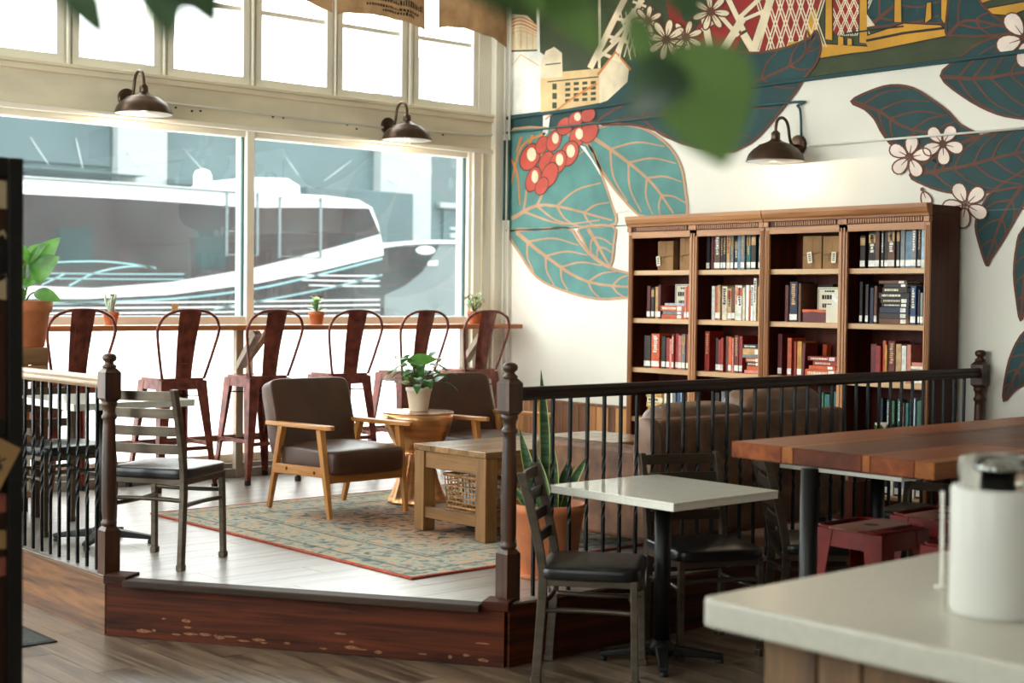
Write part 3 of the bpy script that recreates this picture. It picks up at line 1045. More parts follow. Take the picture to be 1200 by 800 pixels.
# ------------------------------------------------------------------ railings
def newel_parts(parent, x, y, wood_m):
    """Turned newel post 1.03 m tall on the platform, as one part with square blocks and a ball cap."""
    h = .038
    mb = MB()
    mb.box((x - h, y - h, 0), (x + h, y + h, .205))
    vs = [(x - h, y - h, .205), (x + h, y - h, .205), (x + h, y + h, .205), (x - h, y + h, .205)]
    k = .024
    vs += [(x - k, y - k, .225), (x + k, y - k, .225), (x + k, y + k, .225), (x - k, y + k, .225)]
    mb.add(vs, [(0, 1, 5, 4), (1, 2, 6, 5), (2, 3, 7, 6), (3, 0, 4, 7), (4, 5, 6, 7)])
    mb.lathe([(.026, .222), (.036, .232), (.037, .242), (.031, .25), (.030, .26), (.0345, .30), (.034, .5), (.029, .70), (.028, .722), (.036, .730), (.036, .742), (.029, .75), (.027, .765), (.031, .782), (.037, .790), (.037, .806), (.030, .812)], 20, (x, y, 0))
    z0, z1 = .825, .945
    vs = []
    for hh, z in ((k, .806), (h + .002, z0), (h + .002, z1), (k, .965)):
        vs += [(x - hh, y - hh, z), (x + hh, y - hh, z), (x + hh, y + hh, z), (x - hh, y + hh, z)]
    fs = [(3, 2, 1, 0), (12, 13, 14, 15)]
    for j in range(3):
        for i in range(4):
            fs.append((4 * j + i, 4 * j + (i + 1) % 4, 4 * j + 4 + (i + 1) % 4, 4 * j + 4 + i))
    mb.add(vs, fs)
    mb.lathe([(.020, .960), (.033, .968), (.034, .975), (.022, .984), (.019, .992), (.030, 1.000), (.034, 1.012), (.031, 1.024), (.020, 1.032), (0, 1.035)], 20, (x, y, 0))
    return mb.build('newel_post', wood_m, parent)


def baluster_mesh():
    mb = MB()
    h = .0068
    zs = [0.0, .30] + [.30 + .30 * i / 26 for i in range(1, 27)] + [.885]
    vs, fs = [], []
    for z in zs:
        t = min(1, max(0, (z - .30) / .30))
        a = PI / 4 + t * 2.5 * PI
        for j in range(4):
            an = a + j * PI / 2
            vs.append((h * 1.414 * math.cos(an), h * 1.414 * math.sin(an), z))
    for i in range(len(zs) - 1):
        for j in range(4):
            fs.append((4 * i + j, 4 * i + (j + 1) % 4, 4 * i + 4 + (j + 1) % 4, 4 * i + 4 + j))
    fs += [(3, 2, 1, 0), tuple(range(4 * len(zs) - 4, 4 * len(zs)))]
    return mb.add(vs, fs)

bal0 = None
def baluster(parent, x, y):
    global bal0
    if bal0 is None:
        bal0 = baluster_mesh().build('baluster', M['iron'], parent)
        o = bal0
    else:
        o = bal0.copy()
        COL.objects.link(o)
        o.parent = parent
    o.location = (x, y, 0)

def rail_profile(w=.032, z0=.868, z1=.925):
    return [(-w * .7, z0), (w * .7, z0), (w, z0 + .014), (w, z0 + .022), (w * .82, z0 + .03), (w * .92, z1 - .014), (w * .6, z1), (-w * .6, z1), (-w * .92, z1 - .014), (-w * .82, z0 + .03), (-w, z0 + .022), (-w, z0 + .014)]

rr = thing('railing', 'long dark wood railing with black twisted iron balusters in front of the sofa', 'railing', (4.165, 4.755, P))
newel_parts(rr, 0, 0, M['dark_wood'])
newel_parts(rr, 7.935 - 4.165, 0, M['dark_wood'])
prof = rail_profile()
k = len(prof)
mb = MB()
L = 7.90 - 4.20
mb.add([(0, a, b) for a, b in prof] + [(L, a, b) for a, b in prof], [tuple(range(k))[::-1], tuple(range(k, 2 * k))] + [(i, (i + 1) % k, k + (i + 1) % k, k + i) for i in range(k)])
mb.build('top_rail', M['dark_wood_x'], rr, loc=(.035, 0, 0))
for i in range(33):
    baluster(rr, 4.312 - 4.165 + i * .1078, 0)
lr = thing('railing', 'short sunlit wood railing with black twisted balusters beside the slat-back chair at the platform edge', 'railing', (3.088, 6.37, P))
newel_parts(lr, 0, 0, M['dark_wood'])
mb = MB()
L = 8.86 - 6.40
mb.add([(-a, 0, b) for a, b in prof] + [(-a, L, b) for a, b in prof], [tuple(range(k))[::-1], tuple(range(k, 2 * k))] + [(i, (i + 1) % k, k + (i + 1) % k, k + i) for i in range(k)])
mb.build('top_rail', M['pale_rail'], lr, loc=(0, .035, 0))
for i in range(23):
    baluster(lr, 0, 6.498 - 6.37 + i * .1045)

# ------------------------------------------------------------------ bookcases
XF = 7.64                                    # front face of the cases
SH = [.12, .465, .823, 1.180, 1.525]        # shelf tops above the platform
def bookcase(y0, y1, label):
    """y0 < y1; open front faces -X."""
    t = thing('bookcase', label, 'bookcase', (XF, y0, P))
    w = y1 - y0
    dp = 7.965 - XF
    ym = w / 2
    for a in (0, w - .02):
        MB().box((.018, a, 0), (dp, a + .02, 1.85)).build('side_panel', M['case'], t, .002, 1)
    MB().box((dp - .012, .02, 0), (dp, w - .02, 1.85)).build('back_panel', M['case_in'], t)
    MB().box((.02, ym - .012, .1), (dp - .012, ym + .012, 1.82)).build('divider', M['case_in'], t)
    for a, b in ((0, .036), (ym - .033, ym + .033), (w - .036, w)):
        mb = MB().box((0, a, .0), (.02, b, 1.80))
        c = (a + b) / 2
        hw = (b - a) / 2
        mb.box((-.006, c - hw * .55, .12), (0, c - hw * .15, 1.78)).box((-.006, c + hw * .15, .12), (0, c + hw * .55, 1.78))
        mb.build('stile', M['case_trim'], t, .002, 1)
        MB().box((-.014, a - .003, 1.80), (.02, b + .003, 1.835)).build('corner_block', M['case_trim'], t, .003, 1)
    MB().box((0, 0, 0), (.02, w, .10)).build('plinth', M['case'], t, .003, 1)
    MB().box((.0, .036, 1.755), (.02, w - .036, 1.80)).build('top_rail', M['case_trim_y'], t, .002, 1)
    mb = MB().box((0, 0, 1.80), (.02, w, 1.84))
    mb.build('frieze', M['case'], t)
    dm = None
    n = int((w - .12) / .018)
    md = MB()
    for i in range(n):
        y = .05 + i * .018
        if abs(y - ym) < .045 or y > w - .05:
            continue
        md.box((-.010, y, 1.806), (0, y + .010, 1.832))
    o = md.build('dentil_moulding', M['case_trim_y'], t)
    o['kind'] = 'stuff'
    prof = [(0.02, 1.838), (-.016, 1.838), (-.018, 1.850), (-.030, 1.862), (-.040, 1.888), (-.042, 1.912), (.02, 1.912)]
    mb = MB()
    e = [(x, 0, z) for x, z in prof] + [(x, w, z) for x, z in prof]
    kk = len(prof)
    mb.add(e, [tuple(range(kk))[::-1], tuple(range(kk, 2 * kk))] + [(i, (i + 1) % kk, kk + (i + 1) % kk, kk + i) for i in range(kk)])
    mb.build('crown', M['case_trim_y'], t)
    MB().box((.02, 0, 1.85), (dp, w, 1.905)).build('top_panel', M['case'], t)
    for i, z in enumerate(SH):
        for a, b in ((.02, ym - .012), (ym + .012, w - .02)):
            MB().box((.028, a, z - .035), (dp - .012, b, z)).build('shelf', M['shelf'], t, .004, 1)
    return t

bc1 = bookcase(6.187, 7.435, 'oak bookcase standing nearer the windows, beside the white wall')
bc2 = bookcase(4.93, 6.180, 'oak bookcase whose dark side panel shows, nearer the railing post on the wall')

BOOKC = dict(red=(150, 34, 28), dred=(92, 24, 22), orange=(198, 84, 40), black=(26, 25, 26), dark=(46, 32, 28), brown=(96, 58, 38), tan=(190, 150, 100), cream=(222, 212, 186), white=(232, 230, 222),
             grey=(120, 124, 126), blue=(46, 74, 116), navy=(28, 36, 62), teal=(34, 104, 100), steel=(104, 136, 156), maroon=(104, 34, 40), amber=(206, 150, 62), pink=(206, 128, 112), green=(54, 96, 64), ltblue=(168, 190, 206), yellow=(214, 178, 98))
BM = {k: plain('book_' + k, v, 0.55, var=0.1, scale=(30, 30, 30), rnd=.15) for k, v in BOOKC.items()}
CN = dict(dred='dark red', dark='dark brown', steel='steel blue', ltblue='pale blue', navy='navy blue', cream='cream', maroon='maroon', teal='teal')
ORD = ['first', 'second', 'third', 'fourth', 'fifth', 'sixth', 'seventh', 'eighth', 'ninth', 'tenth', 'eleventh', 'twelfth', 'thirteenth', 'fourteenth']
BAY = ['leftmost bay', 'second bay', 'third bay', 'rightmost bay']
SHN = ['top shelf', 'second shelf', 'third shelf', 'fourth shelf', 'bottom shelf']
XB = 7.715                                   # plane of the spines
rb_ = random.Random(21)

def book_up(px0, px1, ytop, z, colr, mark, label, group, lean=0.0, back=0.0):
    """Upright book: spine faces the room (-X)."""
    ym = ytop + 20
    a, b = on_x(px0, ym, XB).y, on_x(px1, ym, XB).y       # a > b
    h = on_x((px0 + px1) / 2, ytop, XB).z - (z + P)
    h = min(max(h, .10), .30)
    wd = max(.012, a - b - .0015)
    dpt = rb_.uniform(.13, .19) if not back else .05
    o = MB().box((0, -wd / 2, 0), (dpt, -wd / 2 + .003, h)).box((0, wd / 2 - .003, 0), (dpt, wd / 2, h)).box((-.002, -wd / 2, 0), (.003, wd / 2, h)).build('book', BM[colr], bevel=.0012, seg=1)
    o.location = (XB + back + rb_.uniform(-.006, .012), (a + b) / 2, z + P + .0005)
    if lean:
        o.rotation_euler = (lean, 0, 0)
        o.location.z += abs(math.sin(lean)) * wd / 2
    tag(o, label, 'book', group)
    MB().box((.004, -wd / 2 + .003, .004), (dpt - .004, wd / 2 - .003, h - .004)).build('pages', BM['cream'], o)
    if mark & 1:
        MB().box((-.0035, -wd / 2 + .0005, .012), (-.002, wd / 2 - .0005, .050)).build('spine_sticker', BM['white'], o)
    if mark & 2:
        mb = MB()
        zz = h * .94
        w2 = wd * .28
        while zz > h * .46:
            s = rb_.uniform(.006, .016)
            mb.box((-.0034, -w2 * rb_.uniform(.5, 1), zz - s), (-.002, w2 * rb_.uniform(.5, 1), zz))
            zz -= s + .004
        mb.build('spine_title', BM[rb_.choice(['tan', 'cream', 'white']) if colr not in ('white', 'cream', 'tan', 'ltblue', 'yellow') else rb_.choice(['red', 'orange', 'black'])], o)
    if mark & 4:
        MB().box((-.0034, -wd / 2 + .0008, h * .70), (-.002, wd / 2 - .0008, h * .93)).build('spine_panel', BM['tan' if colr not in ('tan', 'white', 'cream') else 'orange'], o)
    return o

def book_flat(px0, px1, y0, y1, bot, colr, mark, label, group):
    ya, yb = on_x(px0, (y0 + y1) / 2, XB).y, on_x(px1, (y0 + y1) / 2, XB).y
    t = on_x((px0 + px1) / 2, y0, XB).z - on_x((px0 + px1) / 2, y1, XB).z
    t = max(.012, t - .001)
    L = ya - yb
    dpt = rb_.uniform(.12, .17)
    o = MB().box((0, -L / 2, 0), (dpt, L / 2, .003)).box((0, -L / 2, t - .003), (dpt, L / 2, t)).box((-.002, -L / 2, 0), (.003, L / 2, t)).build('book', BM[colr], bevel=.0012, seg=1)
    o.location = (XB + rb_.uniform(0, .01), (ya + yb) / 2, bot + .0004)
    tag(o, label, 'book', group)
    MB().box((.004, -L / 2 + .004, .003), (dpt - .004, L / 2 - .004, t - .003)).build('pages', BM['cream'], o)
    if mark & 1:
        MB().box((-.0035, -L * .40, t * .12), (-.002, -L * .22, t * .88)).build('spine_sticker', BM['white'], o)
    if mark & 2:
        mb = MB()
        yy = L * .40
        while yy > -L * .15:
            s = rb_.uniform(.006, .02)
            mb.box((-.0034, yy - s, t * .3), (-.002, yy, t * .7))
            yy -= s + .004
        mb.build('spine_title', BM['cream' if colr not in ('cream', 'white', 'tan') else 'dark'], o)
    return bot + t + .0008

UP = {   # (bay, shelf from the top): (px0, px1, ytop, colour, marks)
 (0, 1): [(757.5, 761.5, 335, 'dred', 1), (763, 766.5, 337, 'dark', 5), (767, 770.5, 336, 'tan', 1), (770.8, 774, 334, 'dred', 1), (802, 804.8, 336, 'pink', 1), (805, 808.5, 335, 'orange', 1)],
 (0, 2): [(755.5, 763, 393, 'dark', 1), (763.6, 773, 391, 'orange', 3), (774.5, 779, 394, 'black', 1), (780, 784, 395.5, 'red', 1), (784.3, 787, 397, 'pink', 0), (787.3, 790, 392, 'red', 3), (790.4, 795, 391, 'red', 1), (795.4, 799, 393, 'pink', 1), (799.2, 803.5, 391.5, 'grey', 7), (805, 808.5, 392, 'red', 1)],
 (0, 3): [(777, 781, 458, 'cream', 0), (782, 787, 456, 'white', 0), (788, 792, 458, 'grey', 0), (793, 797, 457, 'blue', 0), (798, 802, 458, 'ltblue', 0)],
 (1, 0): [(827, 831, 274, 'black', 1), (832.5, 835.5, 276, 'dred', 0), (837, 844, 275.5, 'brown', 3), (844.6, 847.2, 277, 'black', 3), (847.6, 850.8, 276, 'black', 3), (851, 855, 274.5, 'tan', 3), (855.3, 859, 276, 'grey', 7), (860.6, 864, 281, 'black', 7), (864.2, 868, 275, 'steel', 0), (868.3, 873, 275, 'grey', 3), (874, 878.6, 275.5, 'teal', 7), (880.8, 886.2, 275, 'dark', 5), (888, 892, 277, 'teal', 3)],
 (1, 1): [(833, 837, 335, 'white', 0), (837.3, 840.8, 335, 'orange', 1), (841, 844.5, 334, 'tan', 1), (845, 851, 335.5, 'cream', 2), (851.3, 856, 338, 'tan', 7), (856.4, 860.5, 335.5, 'brown', 1), (860.8, 864.5, 334, 'cream', 2), (864.9, 870, 334.5, 'white', 7), (870.3, 873.5, 337, 'cream', 0), (873.8, 877.3, 334, 'white', 0), (877.5, 879.6, 340, 'orange', 0), (879.8, 882.8, 334, 'white', 2), (883, 886.3, 326, 'white', 2), (887, 891, 336, 'amber', 2)],
 (1, 2): [(826.5, 832, 388, 'red', 2), (837.6, 840.6, 396, 'dark', 1), (841.6, 844.5, 398, 'red', 1), (844.8, 848, 396, 'red', 1), (849.5, 853, 394, 'brown', 0), (853.6, 857.4, 394.5, 'orange', 1), (857.6, 859.8, 396, 'pink', 0), (860, 865, 393, 'maroon', 3), (866, 870, 394, 'red', 1)],
 (1, 3): [(838, 843, 460, 'dark', 0), (845, 849, 459, 'grey', 0), (850, 855, 458, 'navy', 0), (857, 862, 457, 'grey', 0), (863, 868, 458, 'steel', 0), (869, 874, 457, 'green', 0), (875, 880, 457, 'teal', 0), (881, 886, 456, 'ltblue', 0)],
 (2, 1): [(920, 924, 334, 'dred', 0), (926, 935, 330, 'navy', 3), (936, 939, 332, 'brown', 0), (939.6, 957, 332.5, 'dark', 0)],
 (2, 2): [(911.5, 916.5, 391, 'dred', 1), (922, 927, 396, 'orange', 1), (929.5, 932.5, 400, 'red', 0), (933, 938.5, 400, 'amber', 1), (939, 942.5, 402, 'dred', 0), (943.5, 948.5, 404, 'orange', 0), (981, 985, 397, 'orange', 1)],
 (2, 3): [(960, 964, 460, 'green', 0), (965, 971, 462, 'teal', 1), (972, 976, 460, 'green', 0), (977, 981, 459, 'teal', 0), (982, 985.5, 458, 'ltblue', 0)],
 (3, 0): [(1008, 1014, 276, 'dark', 5), (1017, 1025, 272, 'black', 7), (1026.2, 1031, 271, 'brown', 1), (1032, 1035, 271, 'black', 3), (1035.8, 1040, 269, 'dark', 1), (1041, 1049, 269.5, 'brown', 7), (1050.8, 1054.4, 269, 'black', 5), (1054.8, 1060, 269, 'grey', 1), (1060.6, 1068, 270.5, 'steel', 1), (1069, 1074.4, 264.5, 'grey', 3), (1075, 1079, 265.5, 'black', 3), (1079.8, 1084, 265, 'ltblue', 1)],
 (3, 1): [(1007, 1010.5, 330, 'black', 1), (1014, 1017.5, 333, 'dark', 1), (1018.8, 1023, 337, 'navy', 0), (1023.6, 1027, 335, 'brown', 1), (1066.8, 1073, 335, 'blue', 3), (1074.4, 1077, 339, 'black', 1), (1077.4, 1080.6, 343, 'grey', 1), (1081, 1084, 335, 'steel', 1)],
 (3, 2): [(1019.5, 1026.5, 403, 'dred', 1), (1027, 1032.5, 405, 'red', 0), (1033.2, 1037, 399, 'orange', 1), (1037.4, 1040, 404, 'amber', 0), (1040.4, 1048.3, 399.5, 'maroon', 3), (1049, 1055.5, 403, 'tan', 0), (1056, 1061.6, 405, 'white', 0), (1062, 1066.8, 404, 'pink', 0)],
 (3, 3): [(1020.5, 1026, 467, 'navy', 0), (1029.5, 1034, 469, 'teal', 2), (1035.5, 1039.5, 470, 'green', 0), (1043.5, 1049.5, 468, 'teal', 2), (1054.5, 1060, 472, 'brown', 2), (1061, 1064.5, 472, 'teal', 0), (1066, 1072, 467, 'ltblue', 0), (1073.5, 1076.8, 470, 'teal', 1), (1077.4, 1081, 469, 'green', 0)],
 (3, 4): [(1030, 1035, 563, 'navy', 1), (1036, 1041, 561, 'black', 1), (1042, 1047, 564, 'white', 0), (1048, 1053, 562, 'navy', 1), (1054, 1059, 563, 'ltblue', 1), (1060, 1065, 561, 'blue', 0), (1066, 1071, 562, 'white', 1), (1072, 1078, 560, 'navy', 1)],
}
FLAT = {
 (0, 1): [(774, 800, 369, 374, 'orange', 1), (776, 800, 365, 369, 'grey', 1), (773, 801, 358.5, 365, 'orange', 3), (778, 801, 355.5, 358.5, 'ltblue', 0)],
 (0, 3): [(757, 775, 483, 489, 'yellow', 2), (758, 776, 477, 483, 'amber', 2), (757, 775, 471, 477, 'yellow', 2), (758, 776, 465, 471, 'cream', 2), (757, 775, 460, 465, 'amber', 2)],
 (1, 2): [(872, 890, 432, 436, 'pink', 0), (875, 890, 427, 432, 'orange', 0), (875, 890, 422, 426.5, 'black', 3), (874, 890, 416.5, 421.5, 'orange', 3), (870, 890, 413, 416.5, 'grey', 0), (870, 890, 405.5, 413, 'tan', 1), (870, 890, 400, 405, 'navy', 2)],
 (2, 1): [(940, 970, 366.5, 378, 'maroon', 0), (940, 968, 363, 366.5, 'orange', 0)],
 (2, 2): [(942, 981, 430, 439.5, 'orange', 3), (948, 979, 425.5, 430, 'orange', 1), (952, 981, 420, 425.5, 'red', 2), (946, 981, 414, 419.5, 'red', 3)],
 (3, 1): [(1030, 1065, 373, 379.5, 'brown', 1), (1030, 1065, 366, 372.5, 'dark', 1), (1031, 1065, 358.5, 365.5, 'navy', 1), (1033, 1065, 354, 358.5, 'black', 3), (1032, 1066, 348, 354, 'dark', 3), (1030, 1066, 341, 347.5, 'black', 2), (1034, 1063, 334, 340.5, 'dark', 2), (1036, 1064, 330, 334, 'black', 1), (1030, 1063, 325.5, 329.5, 'brown', 1)],
 (3, 2): [(1067, 1081, 430, 434, 'white', 0), (1067, 1081, 424, 430, 'orange', 0), (1067, 1081, 417.5, 424, 'grey', 0), (1067, 1081, 414, 417.5, 'cream', 0), (1068, 1081, 409.5, 414, 'pink', 0)],
}
for (bay, sh), lst in UP.items():
    z = SH[4 - sh]
    grp = 'upright books on the %s of the %s' % (SHN[sh], BAY[bay])
    for i, (a, b, t, c, mk) in enumerate(lst):
        st = ' with white sticker' if mk & 1 else ''
        book_up(a, b, t, z, c, mk, '%s book%s, %s from left, %s, bookcase %s' % (CN.get(c, c), st, ORD[i], SHN[sh], BAY[bay]), grp,
                lean=(.05 if (bay, sh, i) in ((2, 2, 5), (2, 2, 4)) else 0), back=(.175 if (bay, sh, i) in ((2, 1, 3), (2, 2, 5)) else .075 if (bay, sh) == (3, 3) and i < 4 else 0))
for (bay, sh), lst in FLAT.items():
    bot = SH[4 - sh] + P + .0005
    for i, (a, b, y0, y1, c, mk) in enumerate(lst):
        bot = book_flat(a, b, y0, y1, bot, c, mk, '%s book lying flat, %s from bottom of stack, %s, bookcase %s' % (CN.get(c, c), ORD[i], SHN[sh], BAY[bay]), 'stacked books on the %s of the %s' % (SHN[sh], BAY[bay]))

def kraft_pack(px0, px1, ytop, z, label, tagx=None, lean=0.0):
    a, b = on_x(px0, ytop + 10, 7.74).y, on_x(px1, ytop + 10, 7.74).y
    h = on_x(px0, ytop, 7.74).z - z - P
    t = thing('wrapped_package', label, 'package', (7.76, (a + b) / 2, z + P + .001), 0, 'kraft paper packages on the top shelves')
    w = a - b
    MB().box((-.02, -w / 2, 0), (.03, w / 2, h)).box((-.022, -.004, 0), (-.02, .004, h)).build('paper_wrap', M['kraft'], t, .002, 1)
    MB().tube(smooth([(-.024, -w * .45, h * .5), (-.026, -.01, h * .46), (-.026, .0, h * .47), (-.024, w * .45, h * .42)], 4), .0022, 5).tube(smooth([(-.026, 0, h * .47), (-.03, .02, h * .38), (-.03, .012, h * .26)], 4), .0018, 5).build('twine', M['twine'], t)
    if tagx is not None:
        tg = MB().box((-.033, tagx - .018, h * .18), (-.0315, tagx + .018, h * .52)).build('gift_tag', M['paper'], t)
        tg.rotation_euler = (lean, 0, 0)
        mb = MB()
        for i in range(4):
            mb.box((-.0336, tagx - .009, h * (.25 + .06 * i)), (-.033, tagx + .009, h * (.28 + .06 * i)))
        q = mb.build('tag_print', M['ink'], t)
        q.rotation_euler = (lean, 0, 0)
kraft_pack(771, 789, 283, SH[4], 'brown paper package with a dangling tag, leftmost on the top shelves', .05, -.12)
kraft_pack(797, 809, 279, SH[4], 'pale paper package tied with twine beside the second bay of books')
kraft_pack(941, 963, 277, SH[4], 'brown paper package with slanted tag, left one in the third bay', 0.0, -.14)
kraft_pack(964.5, 986, 277, SH[4], 'brown paper package with upright tag, right one in the third bay', -.02, .04)

def sign_card(px0, px1, y0, y1, X, label, rows, back='paper'):
    a, b = on_x(px0, (y0 + y1) / 2, X).y, on_x(px1, (y0 + y1) / 2, X).y
    z1, z0 = on_x((px0 + px1) / 2, y0, X).z, on_x((px0 + px1) / 2, y1, X).z
    w, h = a - b, z1 - z0
    t = thing('sign_card', label, 'sign', (X, (a + b) / 2, z0))
    MB().box((0, -w / 2, 0), (.008, w / 2, h)).build('card', M[back], t, .001, 1)
    mb = MB()
    for (v, ww, hh) in rows:
        x0 = -w * ww / 2
        while x0 < w * ww / 2 - .008:
            s = rb_.uniform(.008, .02)
            mb.box((-.0008, x0, h * (v - hh / 2)), (0, min(w * ww / 2, x0 + s), h * (v + hh / 2)))
            x0 += s + .004
    e = .008
    for A_, B_ in (((-w / 2 + e, e), (w / 2 - e, e + .003)), ((-w / 2 + e, h - e - .003), (w / 2 - e, h - e)), ((-w / 2 + e, e), (-w / 2 + e + .003, h - e)), ((w / 2 - e - .003, e), (w / 2 - e, h - e))):
        mb.box((-.0008, A_[0], A_[1]), (0, B_[0], B_[1]))
    mb.build('printed_lines', M['ink'], t)
rows = [(.88, .4, .05), (.70, .62, .13), (.44, .58, .13), (.20, .5, .11)]
sign_card(791, 809, 333, 371, 7.80, 'cream card with dark lettering behind the orange book stack, leftmost bay', rows)
sign_card(958, 986, 336.5, 375, 7.80, 'bordered cream card with dark lettering behind the white cards, third bay', rows)
wc_ = thing('card_stack', 'white cards propped on the maroon book in the third bay', 'card', (7.70, on_x(977, 367, 7.7).y, SH[3] + P))
a = on_x(969, 367, 7.7).y - wc_.location.y
MB().box((-.01, -a, 0), (.0, a, .115)).build('card', M['paper'], wc_, .001, 1)
MB().box((.004, -a, 0), (.010, a * .4, .185)).build('card', BM['white'], wc_, .001, 1)
# things behind the railing on lower shelves
bowl_p = on_x(1031, 488, 7.68)
bw = thing('painted_bowl', 'white bowl with green leaf pattern standing on a lower shelf of the rightmost bay', 'bowl', (7.722, bowl_p.y, SH[1] + P))
MB().lathe([(.022, 0), (.024, .008), (.040, .04), (.054, .10), (.051, .10), (.036, .045), (0, .02)], 20).build('bowl', M['pot_white'], bw)
mb = MB()
for i in range(9):
    an = 2 * PI * i / 9
    c, s_ = math.cos(an), math.sin(an)
    mb.leaf((.042 * c, .042 * s_, .035), (.057 * c, .057 * s_, .095), .028, up=(c, s_, .3), arch=.02)
q = mb.build('leaf_pattern', M['leaf'], bw)
p2 = on_x(922, 464, 7.68)
sh2 = thing('shell_ornament', 'small striped white ornament above the sofa cushion, third bay', 'ornament', (7.73, p2.y, SH[1] + P))
MB().lathe([(.03, 0), (.05, .04), (.045, .12), (.02, .17), (0, .18)], 16).build('shell', M['pot_white'], sh2)
mb = MB()
for i in range(6):
    an = 2 * PI * i / 6
    mb.tube([(.03 * math.cos(an), .03 * math.sin(an), .0), (.0515 * math.cos(an), .0515 * math.sin(an), .04), (.0465 * math.cos(an), .0465 * math.sin(an), .12), (.02 * math.cos(an), .02 * math.sin(an), .17)], .004, 5)
mb.build('stripe', M['leaf'], sh2)
bin_p = on_z(992, 600, P)
bn = thing('storage_crate', 'small reddish wooden crate holding jars on the floor before the bookcase', 'crate', (7.42, on_x(992, 590, 7.42).y, P))
for a, b in (((-.13, -.16, 0), (-.115, .16, .24)), ((.115, -.16, 0), (.13, .16, .24)), ((-.115, -.16, 0), (.115, -.145, .24)), ((-.115, .145, 0), (.115, .16, .24)), ((-.115, -.145, 0), (.115, .145, .015))):
    MB().box(a, b).build('plank', M['case'], bn, .002, 1)
jr = thing('candle_jar', 'jar with amber lid poking out of the reddish crate', 'jar', (bn.location.x, bn.location.y + .05, P + .016))
MB().lathe([(.045, 0), (.048, .02), (.048, .24), (.04, .27)], 18).build('jar', BM['cream'], jr)
MB().lathe([(.04, .27), (.043, .272), (.043, .31), (0, .312)], 18).build('lid', BM['orange'], jr)
# ------------------------------------------------------------------ window bar and stools
XE = 7.93
bar = thing('window_bar', 'long wooden bar counter along the shop window with braced posts and a foot rail', 'counter', (5.5, 9.07, P))
MB().box((-4.0, -.165, 1.068), (XE - 5.5, .02, 1.104)).build('board', M['bar_wood'], bar, .004)
MB().box((-4.0, .022, 1.068), (XE - 5.5, .165, 1.103)).build('board', M['bar_wood'], bar, .004)
for xp in (5.46, 7.56, 3.2):
    x = xp - 5.5
    MB().box((x - .03, .115, .0), (x + .03, .165, 1.068)).build('post', M['post_wood'], bar, .004)
    MB().beam((x, .12, .80), (x, -.12, 1.05), .045, .06, up=(1, 0, 0)).build('brace', M['post_wood'], bar, .003)
    MB().beam((x + .03, .14, .80), (x + .25, .14, 1.05), .045, .05, up=(0, 1, 0)).build('brace', M['post_wood'], bar, .003)
MB().box((-4.0, .125, .268), (XE - 5.5, .165, .312)).build('foot_rail', M['rail_wood'], bar, .004)


